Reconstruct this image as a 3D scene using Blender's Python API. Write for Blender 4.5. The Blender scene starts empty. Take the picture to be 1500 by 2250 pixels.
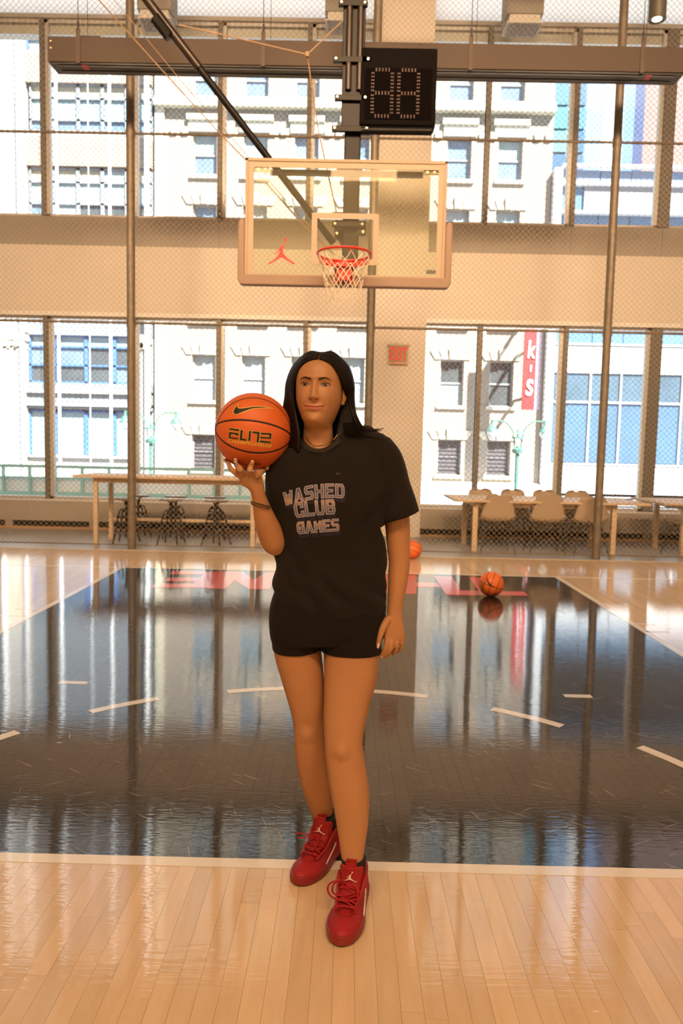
import bpy, bmesh, math, random
import numpy as np
from mathutils import Vector, Matrix
from mathutils.bvhtree import BVHTree
random.seed(7); rng = np.random.RandomState(7)
S = bpy.context.scene; COL = S.collection

# ---------------------------------------------------------------- camera
CAM = (0.0659, -2.3668, 1.3794); YAW, PITCH, ROLL, FPX = -0.0064, -0.0868, 0.0212, 1623.7
def _basis():
    cy, sy, cp, sp, cr, sr = math.cos(YAW), math.sin(YAW), math.cos(PITCH), math.sin(PITCH), math.cos(ROLL), math.sin(ROLL)
    f = Vector((sy*cp, cy*cp, sp)); r = Vector((cy, -sy, 0)); u = r.cross(f)
    return r*cr+u*sr, -r*sr+u*cr, f
R_, U_, F_ = _basis(); C_ = Vector(CAM)
cam = bpy.data.cameras.new('camera'); co = bpy.data.objects.new('camera', cam); COL.objects.link(co)
co.matrix_world = Matrix.Translation(C_) @ Matrix((R_, U_, -F_)).transposed().to_4x4()
cam.sensor_fit = 'VERTICAL'; cam.sensor_height = 36; cam.sensor_width = 24; cam.lens = 36*FPX/2250
cam.clip_start = 0.05; cam.clip_end = 400
cam.dof.use_dof = True; cam.dof.focus_distance = 2.28; cam.dof.aperture_fstop = 4.6
S.camera = co
def ray(px, py): return F_ + R_*((px-750)/FPX) - U_*((py-1125)/FPX)
def at(px, py, Y):
    d = ray(px, py); return C_ + d*((Y-C_.y)/d.y)
def atz(px, py, Z=0.0):
    d = ray(px, py); return C_ + d*((Z-C_.z)/d.z)

# ---------------------------------------------------------------- world, sun, lamps, exposure
W = bpy.data.worlds.new('sky'); S.world = W; W.use_nodes = True
bg = W.node_tree.nodes['Background']; bg.inputs[0].default_value = (0.62, 0.78, 1.0, 1); bg.inputs[1].default_value = 1.7
sl = bpy.data.lights.new('sun', 'SUN'); sl.energy = 28; sl.angle = 0.01; sl.color = (1, .96, .9)
so = bpy.data.objects.new('sun', sl); COL.objects.link(so)
so.rotation_euler = Vector((-0.42, 0.62, -0.72)).to_track_quat('-Z', 'Y').to_euler()
WARM = (1.0, 0.60, 0.30)
def area(name, loc, target, sx, sy, power, color=WARM, spread=math.pi):
    l = bpy.data.lights.new(name, 'AREA'); l.shape = 'RECTANGLE'; l.size = sx; l.size_y = sy; l.energy = power; l.color = color; l.spread = spread
    o = bpy.data.objects.new(name, l); COL.objects.link(o); o.location = loc
    o.rotation_euler = (Vector(target)-Vector(loc)).to_track_quat('-Z', 'Y').to_euler(); return o
for x in (-4.2, 0.3, 4.8):
    area('court_light', (x, -3.0, 8.3), (x*.6, 9.3, 3.4), 1.6, 1.6, 205, (1, .64, .36), 1.25)
for x in (-2.6, 0.3, 3.2):
    area('court_light', (x, -6.7, 8.45), (x*.3, -.3, 1.0), 1.6, 1.6, 375)
S.view_settings.view_transform = 'Standard'; S.view_settings.look = 'None'
S.view_settings.exposure = 0.0; S.view_settings.gamma = 1.0; S.view_settings.use_curve_mapping = False
S.cycles.use_denoising = True; S.cycles.max_bounces = 7; S.cycles.transparent_max_bounces = 16
S.cycles.diffuse_bounces = 3; S.cycles.glossy_bounces = 4; S.cycles.sample_clamp_indirect = 6
S.cycles.caustics_reflective = False; S.cycles.caustics_refractive = False

# ---------------------------------------------------------------- materials
MT = {}
def mat(name, col, rough=.6, metal=0, spec=.5, emit=None, es=0, coat=0, coatr=.05, noise=0, nscale=8, bump=0, bscale=200, sheen=0, stretch=None, sss=0):
    if name in MT: return MT[name]
    m = bpy.data.materials.new(name); m.use_nodes = True; nt = m.node_tree; b = nt.nodes['Principled BSDF']; L = nt.links.new
    b.inputs['Base Color'].default_value = (*col, 1); b.inputs['Roughness'].default_value = rough
    b.inputs['Metallic'].default_value = metal; b.inputs['Specular IOR Level'].default_value = spec
    b.inputs['Coat Weight'].default_value = coat; b.inputs['Coat Roughness'].default_value = coatr
    if sheen: b.inputs['Sheen Weight'].default_value = sheen
    if sss:
        b.inputs['Subsurface Weight'].default_value = sss; b.inputs['Subsurface Radius'].default_value = (.01, .004, .002); b.inputs['Subsurface Scale'].default_value = 1
    if emit: b.inputs['Emission Color'].default_value = (*emit, 1); b.inputs['Emission Strength'].default_value = es
    if noise or bump:
        tc = nt.nodes.new('ShaderNodeTexCoord'); mp = nt.nodes.new('ShaderNodeMapping'); L(tc.outputs['Object'], mp.inputs[0])
        if stretch: mp.inputs['Scale'].default_value = stretch
    if noise:
        n = nt.nodes.new('ShaderNodeTexNoise'); n.inputs['Scale'].default_value = nscale; n.inputs['Detail'].default_value = 5
        L(mp.outputs[0], n.inputs[0]); mx = nt.nodes.new('ShaderNodeMixRGB'); L(n.outputs[0], mx.inputs[0])
        mx.inputs[1].default_value = (*[max(0, c*(1-noise)) for c in col], 1); mx.inputs[2].default_value = (*[min(1, c*(1+noise)) for c in col], 1)
        L(mx.outputs[0], b.inputs['Base Color'])
    if bump:
        n2 = nt.nodes.new('ShaderNodeTexNoise'); n2.inputs['Scale'].default_value = bscale; L(mp.outputs[0], n2.inputs[0])
        bp = nt.nodes.new('ShaderNodeBump'); bp.inputs['Strength'].default_value = bump; bp.inputs['Distance'].default_value = .002
        L(n2.outputs[0], bp.inputs['Height']); L(bp.outputs[0], b.inputs['Normal'])
    MT[name] = m; return m
def glass(name, tint=(1, 1, 1), gl=1.0, haze=0, hazecol=(.8, .75, .6)):
    if name in MT: return MT[name]
    m = bpy.data.materials.new(name); m.use_nodes = True; nt = m.node_tree; nt.nodes.clear(); L = nt.links.new
    o = nt.nodes.new('ShaderNodeOutputMaterial'); t = nt.nodes.new('ShaderNodeBsdfTransparent'); g = nt.nodes.new('ShaderNodeBsdfGlossy')
    g.inputs['Roughness'].default_value = .02; t.inputs[0].default_value = (*tint, 1)
    fr = nt.nodes.new('ShaderNodeFresnel'); fr.inputs[0].default_value = 1.45; mt = nt.nodes.new('ShaderNodeMath'); mt.operation = 'MULTIPLY'; mt.inputs[1].default_value = gl
    L(fr.outputs[0], mt.inputs[0]); mx = nt.nodes.new('ShaderNodeMixShader'); L(mt.outputs[0], mx.inputs[0]); L(t.outputs[0], mx.inputs[1]); L(g.outputs[0], mx.inputs[2])
    last = mx
    if haze:
        d = nt.nodes.new('ShaderNodeBsdfDiffuse'); d.inputs[0].default_value = (*hazecol, 1); m2 = nt.nodes.new('ShaderNodeMixShader'); m2.inputs[0].default_value = haze
        L(mx.outputs[0], m2.inputs[1]); L(d.outputs[0], m2.inputs[2]); last = m2
    L(last.outputs[0], o.inputs[0]); MT[name] = m; return m
def wood_floor(name, c1, c2, rough, spec, coat, scratches=0, grain=1.0):
    m = bpy.data.materials.new(name); m.use_nodes = True; nt = m.node_tree; b = nt.nodes['Principled BSDF']; L = nt.links.new; N = nt.nodes.new
    g = N('ShaderNodeNewGeometry'); oi = N('ShaderNodeObjectInfo'); ad = N('ShaderNodeMath'); ad.operation = 'ADD'
    L(g.outputs['Random Per Island'], ad.inputs[0]); L(oi.outputs['Random'], ad.inputs[1]); fr = N('ShaderNodeMath'); fr.operation = 'FRACT'; L(ad.outputs[0], fr.inputs[0])
    off = N('ShaderNodeVectorMath'); off.operation = 'SCALE'; off.inputs[0].default_value = (37, 91, 0); L(fr.outputs[0], off.inputs['Scale'])
    av = N('ShaderNodeVectorMath'); av.operation = 'ADD'; L(g.outputs['Position'], av.inputs[0]); L(off.outputs[0], av.inputs[1])
    mp = N('ShaderNodeMapping'); mp.inputs['Scale'].default_value = (9, .9, 1); L(av.outputs[0], mp.inputs[0])
    n = N('ShaderNodeTexNoise'); n.inputs['Scale'].default_value = 3; n.inputs['Detail'].default_value = 7; n.inputs['Distortion'].default_value = .6; L(mp.outputs[0], n.inputs[0])
    n3 = N('ShaderNodeTexNoise'); n3.inputs['Scale'].default_value = 3.2; n3.inputs['Detail'].default_value = 2; L(av.outputs[0], n3.inputs[0])
    r = N('ShaderNodeMapRange'); L(n.outputs[0], r.inputs[0]); r.inputs[1].default_value = .35; r.inputs[2].default_value = .7
    mx = N('ShaderNodeMixRGB'); mx.inputs[1].default_value = (*c1, 1); mx.inputs[2].default_value = (*c2, 1); L(r.outputs[0], mx.inputs[0])
    vr = N('ShaderNodeMapRange'); L(fr.outputs[0], vr.inputs[0]); vr.inputs[3].default_value = 1-.07*grain; vr.inputs[4].default_value = 1+.05*grain
    v3 = N('ShaderNodeMapRange'); L(n3.outputs[0], v3.inputs[0]); v3.inputs[3].default_value = 1-.12*grain; v3.inputs[4].default_value = 1+.12*grain
    mv = N('ShaderNodeMath'); mv.operation = 'MULTIPLY'; L(vr.outputs[0], mv.inputs[0]); L(v3.outputs[0], mv.inputs[1])
    hs = N('ShaderNodeHueSaturation'); L(mx.outputs[0], hs.inputs['Color']); L(mv.outputs[0], hs.inputs['Value'])
    out = hs.outputs[0]
    if scratches:
        prev = None
        for k, (rz, sc, th) in enumerate(((.6, (.9, 22, 1), .690), (-.5, (1.1, 25, 1), .696), (1.25, (.8, 20, 1), .702))):
            m1 = N('ShaderNodeMapping'); m1.vector_type = 'POINT'; m1.inputs['Rotation'].default_value = (0, 0, rz); m1.inputs['Location'].default_value = (k*13.1, k*5.7, 0); L(g.outputs['Position'], m1.inputs[0])
            m2 = N('ShaderNodeMapping'); m2.inputs['Scale'].default_value = sc; L(m1.outputs[0], m2.inputs[0])
            t = N('ShaderNodeTexNoise'); t.inputs['Scale'].default_value = 4.2; t.inputs['Detail'].default_value = 2; t.inputs['Distortion'].default_value = .15; L(m2.outputs[0], t.inputs[0])
            q = N('ShaderNodeMapRange'); q.inputs[1].default_value = th; q.inputs[2].default_value = th+.03; L(t.outputs[0], q.inputs[0])
            if prev is None: prev = q.outputs[0]
            else:
                a = N('ShaderNodeMath'); a.operation = 'MAXIMUM'; L(prev, a.inputs[0]); L(q.outputs[0], a.inputs[1]); prev = a.outputs[0]
        sm = N('ShaderNodeMixRGB'); sm.inputs[2].default_value = (.45, .40, .34, 1)
        ml = N('ShaderNodeMath'); ml.operation = 'MULTIPLY'; ml.inputs[1].default_value = scratches; L(prev, ml.inputs[0]); L(ml.outputs[0], sm.inputs[0]); L(out, sm.inputs[1]); out = sm.outputs[0]
    L(out, b.inputs['Base Color'])
    b.inputs['Roughness'].default_value = rough; b.inputs['Specular IOR Level'].default_value = spec
    b.inputs['Coat Weight'].default_value = coat; b.inputs['Coat Roughness'].default_value = .03
    # finish: slight waviness across boards
    mw = N('ShaderNodeMapping'); mw.inputs['Scale'].default_value = (5, 42, 1); L(av.outputs[0], mw.inputs[0])
    w = N('ShaderNodeTexNoise'); w.inputs['Scale'].default_value = 1.6; w.inputs['Detail'].default_value = 3; L(mw.outputs[0], w.inputs[0])
    bp = N('ShaderNodeBump'); bp.inputs['Strength'].default_value = .32; bp.inputs['Distance'].default_value = .0011; L(w.outputs[0], bp.inputs['Height'])
    L(bp.outputs[0], b.inputs['Normal']); L(bp.outputs[0], b.inputs['Coat Normal'])
    MT[name] = m; return m
maple = wood_floor('maple', (.78, .60, .40), (.72, .53, .33), .45, .2, 1.0)
black_wood = wood_floor('black_painted_wood', (.022, .018, .015), (.018, .015, .012), .6, .08, 1.0, scratches=.55, grain=.5)
red_wood = wood_floor('red_painted_wood', (.75, .035, .03), (.7, .03, .03), .35, .4, 1.0, grain=.3)
white_line = mat('line_paint', (.86, .80, .70), .35, coat=.6)
tan = mat('white_drywall', (.76, .72, .66), .9, noise=.03, nscale=2)
grey_fascia = mat('grey_fascia', (.36, .34, .31), .8)
alu = mat('mullion_metal', (.16, .155, .14), .5, .3)
alu_light = mat('mullion_side_metal', (.62, .63, .62), .4, .3)
galv = mat('galvanised_pipe', (.20, .17, .13), .55, .4, noise=.45, nscale=14)
wirem = mat('galvanised_wire', (.42, .35, .27), .5, .35)
blackm = mat('black_powder_coat', (.005, .0045, .004), .45, spec=.2)
darkm = mat('dark_steel', (.03, .028, .026), .4, .4)
bolt = mat('zinc', (.6, .5, .35), .35, .9)
brownbox = mat('bronze_housing', (.06, .040, .027), .6, .1, noise=.06, nscale=30)
framew = mat('backboard_frame', (.42, .33, .25), .6, spec=.2)
padm = mat('brown_grey_padding', (.30, .21, .16), .7)
red = mat('hoop_red', (.62, .03, .015), .38, coat=.3)
redem = mat('emblem_red', (.62, .02, .03), .5)
netm = mat('net_cord', (.80, .70, .56), .8)
paleoak = mat('pale_oak', (.70, .55, .38), .5, noise=.12, nscale=6, stretch=(1, 12, 12))
concrete = mat('polished_concrete', (.36, .36, .34), .32, noise=.08, nscale=3)
coverm = mat('heater_cover', (.40, .37, .33), .55)
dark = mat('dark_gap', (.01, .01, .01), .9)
paneglass = glass('window_pane_glass', (.97, .985, .98), .8)
boardglass = glass('backboard_glass', (.93, .95, .88), .35, .06, (.75, .66, .48))  # warm haze of the room mixed in as a yellowish diffuse

# ---------------------------------------------------------------- mesh helpers
class MB:
    def __init__(s): s.v = []; s.f = []; s.m = []; s.mi = 0
    def add(s, vs, fs):
        b = len(s.v); s.v.extend([tuple(p) for p in vs]); s.f.extend([tuple(b+i for i in f) for f in fs]); s.m.extend([s.mi]*len(fs)); return b
    def box(s, x0, y0, z0, x1, y1, z1, M=None):
        vs = [Vector((x, y, z)) for z in (z0, z1) for y in (y0, y1) for x in (x0, x1)]
        if M: vs = [M @ p for p in vs]
        s.add(vs, [(0, 2, 3, 1), (4, 5, 7, 6), (0, 1, 5, 4), (2, 6, 7, 3), (0, 4, 6, 2), (1, 3, 7, 5)])
    def tube(s, pts, r, n=8, cap=True, closed=False):
        pts = [Vector(p) for p in pts]; N = len(pts); rs = r if isinstance(r, (list, tuple)) else [r]*N
        rings = []; up = None
        for i, p in enumerate(pts):
            if closed: t = pts[(i+1) % N]-pts[i-1]
            else: t = pts[min(i+1, N-1)]-pts[max(i-1, 0)]
            if t.length < 1e-9: t = Vector((0, 0, 1))
            t.normalize()
            if up is None: up = Vector((0, 0, 1)) if abs(t.z) < .9 else Vector((0, 1, 0))
            a = up.cross(t)
            if a.length < 1e-4: a = Vector((1, 0, 0)).cross(t)
            a.normalize(); b = t.cross(a); up = b
            rings.append([p+(a*math.cos(k*2*math.pi/n)+b*math.sin(k*2*math.pi/n))*rs[i] for k in range(n)])
        s.rings(rings, cap and not closed, closed)
    def rings(s, rings, cap=True, closed=False):
        n = len(rings[0]); N = len(rings); vs = [p for r in rings for p in r]; fs = []
        for i in range(N if closed else N-1):
            for k in range(n):
                j = (i+1) % N; k2 = (k+1) % n
                fs.append((i*n+k, i*n+k2, j*n+k2, j*n+k))
        if cap: fs.append(tuple(reversed(range(n)))); fs.append(tuple((N-1)*n+k for k in range(n)))
        s.add(vs, fs)
    def cyl(s, c, r, h, n=20, axis='z', r2=None):
        c = Vector(c); d = {'x': Vector((1, 0, 0)), 'y': Vector((0, 1, 0)), 'z': Vector((0, 0, 1))}[axis]
        s.tube([c, c+d*h], [r, r if r2 is None else r2], n)
    def prism(s, poly, y0, y1):   # polygon in xz extruded along y
        n = len(poly); vs = [(x, y0, z) for x, z in poly]+[(x, y1, z) for x, z in poly]
        s.add(vs, [tuple(range(n)), tuple(reversed(range(n, 2*n)))]+[(i, i+n, (i+1) % n+n, (i+1) % n) for i in range(n)])
    def prismz(s, poly, z0, z1):
        n = len(poly); vs = [(x, y, z0) for x, y in poly]+[(x, y, z1) for x, y in poly]
        s.add(vs, [tuple(range(n)), tuple(reversed(range(n, 2*n)))]+[(i, i+n, (i+1) % n+n, (i+1) % n) for i in range(n)])
    def build(s, name, mats, parent=None, smooth=False, bevel=0, fix=True):
        me = bpy.data.meshes.new(name); me.from_pydata(s.v, [], s.f); me.update()
        if not isinstance(mats, (list, tuple)): mats = [mats]
        for m in mats: me.materials.append(m)
        if len(mats) > 1: me.polygons.foreach_set('material_index', s.m)
        if fix:
            bm = bmesh.new(); bm.from_mesh(me); bmesh.ops.recalc_face_normals(bm, faces=bm.faces)
            bm.to_mesh(me); bm.free()
        if smooth: me.shade_smooth()
        o = bpy.data.objects.new(name, me); COL.objects.link(o)
        if parent: o.parent = parent
        if bevel:
            md = o.modifiers.new('bevel', 'BEVEL'); md.width = bevel; md.segments = 2; md.limit_method = 'ANGLE'
        if smooth and bevel == 0: sharp(me)
        return o
def sharp(me, ang=55):
    try: me.set_sharp_from_angle(angle=math.radians(ang))
    except Exception: pass
def thing(name, label, cat, loc=(0, 0, 0), group=None, kind=None, rot=0):
    o = bpy.data.objects.new(name, None); COL.objects.link(o); o.location = loc; o.rotation_euler = (0, 0, rot); o.empty_display_size = .1
    if label: o['label'] = label
    if cat: o['category'] = cat
    if group: o['group'] = group
    if kind: o['kind'] = kind
    return o
def tag(o, label=None, cat=None, group=None, kind=None):
    if label: o['label'] = label
    if cat: o['category'] = cat
    if group: o['group'] = group
    if kind: o['kind'] = kind
    return o
def struct(o): o['kind'] = 'structure'; return o
def boxo(name, m, parent, *a, bevel=0):
    b = MB(); b.box(*a); return b.build(name, m, parent, bevel=bevel)
def dup(root, loc, label, rot=None, group=None):
    r = root.copy(); COL.objects.link(r); r.location = loc
    if rot is not None: r.rotation_euler = (0, 0, rot)
    r['label'] = label
    if group: r['group'] = group
    for ch in list(root.children):
        c = ch.copy(); COL.objects.link(c); c.parent = r
        for g in ch.children:
            d = g.copy(); COL.objects.link(d); d.parent = c
    return r
def cat(pts, sub=6):   # catmull-rom
    P = [np.array(p, float) for p in pts]; P = [2*P[0]-P[1]]+P+[2*P[-1]-P[-2]]; out = []
    for i in range(1, len(P)-2):
        for k in range(sub):
            t = k/sub; a, b, c, d = P[i-1:i+3]
            out.append(.5*((2*b)+(c-a)*t+(2*a-5*b+4*c-d)*t*t+(3*b-a-3*c+d)*t**3))
    out.append(P[-2]); return out
def loft(mb, st, n=24, sub=5, ref=(0, -1, 0), ex=2.0, cap=True, round_ends=False):
    """st: rows (x,y,z, side_radius, front_radius, back_radius)"""
    rows = cat([list(s)+([s[4]] if len(s) == 5 else []) for s in st], sub)
    ref = Vector(ref); rings = []
    for i, r in enumerate(rows):
        t = Vector(rows[min(i+1, len(rows)-1)][:3])-Vector(rows[max(i-1, 0)][:3]); t.normalize()
        sd = t.cross(ref); sd.normalize(); fr = sd.cross(t); c = Vector(r[:3]); ring = []
        if sd.x < 0 and abs(sd.x) > .3: sd = -sd
        for k in range(n):
            a = 2*math.pi*k/n; ca, sa = math.cos(a), math.sin(a); e = 2/ex
            x = math.copysign(abs(ca)**e, ca); y = math.copysign(abs(sa)**e, sa)
            ring.append(c+sd*(x*r[3])+fr*(y*(r[4] if y > 0 else r[5])))
        rings.append(ring)
    mb.rings(rings, cap)
def remesh(o, vox, smooth=4, fac=.5):
    m = o.modifiers.new('r', 'REMESH'); m.mode = 'VOXEL'; m.voxel_size = vox; m.use_smooth_shade = True
    if smooth: s = o.modifiers.new('s', 'SMOOTH'); s.iterations = smooth; s.factor = fac
    dg = bpy.context.evaluated_depsgraph_get(); dg.update(); ev = o.evaluated_get(dg)
    me = bpy.data.meshes.new_from_object(ev); o.modifiers.clear()
    mats = [m for m in o.data.materials]; o.data = me; me.materials.clear()
    for m in mats: me.materials.append(m)
    me.shade_smooth(); return o

# ================================================================ ROOM
floor = struct(thing('floor', None, None))
struct(boxo('floor_base', mat('subfloor', (.10, .06, .03), .9), floor, -9, -9, -.06, 9, 7.15, -.022))
SW = 2.39/42
unit = MB(); unit.box(-.5, -.5, -1, .5, .5, 0)
def plank_proto(m):
    o = unit.build('plank', m, floor); return o.data, o
pm_maple, o1 = plank_proto(maple); pm_black, o2 = plank_proto(black_wood)
bpy.data.objects.remove(o1); bpy.data.objects.remove(o2)
G = .0003
def strip_cuts(y0, y1):
    ys = [y0]; y = y0+random.uniform(.15, 1.0)
    while y < y1-.2: ys.append(y); y += random.uniform(.45, 1.5)
    ys.append(y1); return ys
stuff_m, stuff_b = MB(), MB()
def stuff_plank(mb, xa, xb, ya, yb):
    z = random.uniform(-.00008, .00008); t = random.uniform(-.0006, .0006)*(xb-xa)/2
    vs = [(xa+G, ya+G, z-t), (xb-G, ya+G, z+t), (xb-G, yb-G, z+t), (xa+G, yb-G, z-t)]
    mb.add(vs+[(a, b, -.02) for a, b, c in vs], [(0, 1, 2, 3), (0, 4, 5, 1), (1, 5, 6, 2), (2, 6, 7, 3), (3, 7, 4, 0)])
nobj = 0
for i in range(-150, 150):
    xa, xb = i*SW, (i+1)*SW; lane = -42 <= i < 42; near = -28 <= i < 28
    for (y0, y1, blk) in ((-8.6, -.03, False), (-.03, 5.76, lane), (5.76, 7.12, False)):
        ys = strip_cuts(y0, y1)
        for a, b in zip(ys[:-1], ys[1:]):
            inobj = near and ((y0 < -1 and b > -.85) or (blk and a < 2.1)) and abs((xa+xb)/2) < 1.0+.33*max(0, (a+1.2))
            if inobj and nobj < 298:
                o = bpy.data.objects.new('plank', pm_black if blk else pm_maple); COL.objects.link(o); o.parent = floor
                o.location = ((xa+xb)/2, (a+b)/2, random.uniform(-.00008, .00008)); o.scale = (xb-xa-2*G, b-a-2*G, .02)
                o.rotation_euler = (random.uniform(-1, 1)*.00035, random.uniform(-1, 1)*.0009, 0); nobj += 1
            else: stuff_plank(stuff_b if blk else stuff_m, xa, xb, a, b)
tag(stuff_m.build('maple_boards', maple, floor, fix=False), kind='stuff')
tag(stuff_b.build('black_painted_boards', black_wood, floor, fix=False), kind='stuff')
def line(name, x0, y0, x1, y1, z=.0011, m=white_line): return boxo(name, m, floor, x0, y0, .0003, x1, y1, z)
line('free_throw_line', -8.8, -.055, 8.8, -.002)
line('lane_line', -2.445, -.002, -2.39, 5.76); line('lane_line', 2.39, -.002, 2.445, 5.76)
line('baseline_stripe', -8.8, 5.745, 8.8, 5.79, .0012)
for sgn in (-1, 1):
    for k in range(4):
        pass
for (p, q) in (((1395, 1371), (1440, 1371.6)), ((1420, 1388), (1468, 1388.6)), ((35, 1337), (80, 1338)), ((0, 1352), (50, 1353))):
    a = atz(*p); b = atz(*q); yy = (a.y+b.y)/2; line('lane_tick', a.x, yy-.02, b.x, yy+.02)
for (p, q) in (((130, 1499.5), (193, 1500.5)), ((1238, 1528), (1300, 1531))):
    a = atz(*p); b = atz(*q); yy = (a.y+b.y)/2; line('arc_tick', a.x, yy-.025, b.x, yy+.025)
def arc_dash(a0, a1, r=1.80):
    mb = MB(); n = 7; A = [math.radians(a0+(a1-a0)*k/n) for k in range(n+1)]
    poly = [((r+.028)*math.sin(a), (r+.028)*math.cos(a)) for a in A]+[((r-.028)*math.sin(a), (r-.028)*math.cos(a)) for a in reversed(A)]
    mb.prismz(poly, .0003, .0011); mb.build('arc_dash', white_line, floor)
def ang(px, py): p = atz(px, py); return math.degrees(math.atan2(p.x, p.y)), math.hypot(p.x, p.y)
for p, q in (((0, 1621), (40, 1609)), ((195, 1562), (350, 1537)), ((1080, 1558), (1235, 1595)), ((1380, 1650), (1500, 1702))):
    a, ra = ang(*p); b, rb = ang(*q)
    if p[0] == 0: a -= 9
    if q[0] == 1500: b += 4
    arc_dash(a, b, (ra+rb)/2 if p[0] not in (0, 1380) else 1.80)
arc_dash(-19, -7.5, 1.775); arc_dash(6.5, 18, 1.76)
# red lettering near the baseline, read from the far side
def flet(polys):
    mb = MB(); zt_ = .0011
    for poly in polys:
        pts = [atz(*p) for p in poly]; zt_ += .0002; mb.prismz([(p.x, p.y) for p in pts], .0003, zt_)
    return mb.build('painted_letter', red_wood, floor)
flet([[(425, 1283), (438, 1271), (452, 1257), (486, 1254.8), (470, 1273), (453, 1292.5), (420, 1291)], [(374, 1262), (378, 1254.5), (452, 1255), (447, 1263)], [(362, 1277), (369, 1269.5), (442, 1269.5), (436, 1277.8)], [(330, 1291), (343, 1282), (432, 1283), (425, 1291.5)]])
flet([[(453, 1292.5), (486, 1256), (536, 1256.5), (515, 1274), (496, 1294)], [(512, 1273), (520, 1257), (536, 1257), (559, 1275), (592, 1295), (544, 1294)], [(556, 1275), (585, 1257.5), (610, 1258), (592, 1295), (566, 1294)]])
flet([[(846, 1263), (894, 1264), (914, 1264), (914, 1305), (846, 1303)], [(912, 1280), (960, 1281), (967, 1290), (912, 1289.5)], [(953, 1266), (993, 1267), (1017, 1308), (980, 1307)]])
flet([[(1000, 1297), (1150, 1300), (1160, 1309), (1000, 1307.5)], [(1029, 1268), (1060, 1268.5), (1090, 1301), (1052, 1300)]])
# concrete strip, walls, ceiling
struct(boxo('floor', concrete, None, -9, 7.12, -.06, 9, 9.6, -.001))
struct(boxo('trim_1', mat('edge_strip', (.5, .45, .38), .5), None, -9, 7.06, -.01, 9, 7.12, .004))
ceilm = mat('ceiling_white', (.72, .72, .69), .9)
struct(boxo('ceiling', ceilm, None, -9, -9.2, 8.6, 9, 9.9, 8.9))
wallm = mat('gym_wall', (.82, .78, .70), .9)
struct(boxo('wall_back', wallm, None, -9, -9.2, 0, 9, -9, 8.6))
struct(boxo('wall_left', wallm, None, -9.2, -9.2, 0, -9, 9.9, 8.6))
struct(boxo('wall_right', wallm, None, 9, -9.2, 0, 9.2, 9.9, 8.6))
WY = 9.4
wf = struct(thing('wall_front', None, None))
struct(boxo('spandrel_panel', tan, wf, -9, WY-.02, 3.41, 9, WY+.3, 4.42))
b = MB()
xs = [-9, -6.8, -4.72, -2.0, .35, 2.11, 3.45, 4.86, 7, 9]
for i in range(len(xs)-1):
    bb = MB(); bb.box(xs[i]+.004, WY+.03, 4.42, xs[i+1]-.004, WY+.3, 4.87); bb.build('fascia_panel', grey_fascia, wf)
boxo('fascia_backing', dark, wf, -9, WY+.06, 4.40, 9, WY+.28, 4.85)
boxo('spandrel_ledge', mat('ledge_white', (.88, .88, .85), .6), wf, -9, WY-.03, 3.345, 9, WY+.3, 3.41)
frost = bpy.data.materials.new('translucent_header'); frost.use_nodes = True; _n = frost.node_tree; _n.nodes.clear()  # header made translucent so that daylight from outside brightens it
_o = _n.nodes.new('ShaderNodeOutputMaterial'); _t = _n.nodes.new('ShaderNodeBsdfTranslucent'); _t.inputs[0].default_value = (.85, .85, .82, 1); _d = _n.nodes.new('ShaderNodeBsdfDiffuse'); _d.inputs[0].default_value = (.7, .7, .68, 1); _m = _n.nodes.new('ShaderNodeMixShader'); _m.inputs[0].default_value = .3
_n.links.new(_t.outputs[0], _m.inputs[1]); _n.links.new(_d.outputs[0], _m.inputs[2]); _n.links.new(_m.outputs[0], _o.inputs[0])
mb = MB(); mb.add([(-9, WY+.1, 7.84), (9, WY+.1, 7.84), (9, WY+.1, 8.6), (-9, WY+.1, 8.6)], [(0, 1, 2, 3)]); mb.build('header_panel', frost, wf)
boxo('header_trim', mat('header_grey', (.42, .42, .40), .6), wf, -9, WY, 7.78, 9, WY+.3, 7.84)
boxo('wall_base', coverm, wf, -9, WY+.02, 0, 9, WY+.35, .47)
boxo('roller_blind_box', ceilm, wf, -9, WY+.12, 7.6, 9, WY+.3, 7.78)
struct(boxo('column', tan, None, .395, 9.22, 0, 1.232, 9.75, 8.6))
def window(name, z0, z1, skip=()):
    w = struct(thing(name, None, None))
    X = [-8.85, -7.45, -6.09, -4.72, -3.36, -2.0, -.635, .73, 2.11, 3.45, 4.86, 6.2, 7.55, 8.9]
    for i, x in enumerate(X):
        if .35 < x < 1.3: continue
        wd = .085 if abs(x-4.86) < .01 else .034
        mb = MB(); mb.box(x-wd, WY-.0, z0, x+wd, WY+.16, z1); mb.mi = 1
        mb.box(x-wd*1.0-.055*(1 if x > 3 else 0), WY+.05, z0, x+wd+.055*(1 if x < 0 else 0), WY+.15, z1)
        mb.build('mullion', [alu, alu_light], w)
    for x0, x1 in zip(X[:-1], X[1:]):
        boxo('pane', paneglass, w, x0+.02, WY+.10, z0, x1-.02, WY+.108, z1)
    boxo('bottom_rail', alu_light, w, -9, WY+.05, z0, 9, WY+.16, z0+.035); boxo('top_rail', alu_light, w, -9, WY+.05, z1-.05, 9, WY+.16, z1)
    return w
window('window_1', .47, 3.36); window('window_2', 4.87, 7.78)
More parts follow.
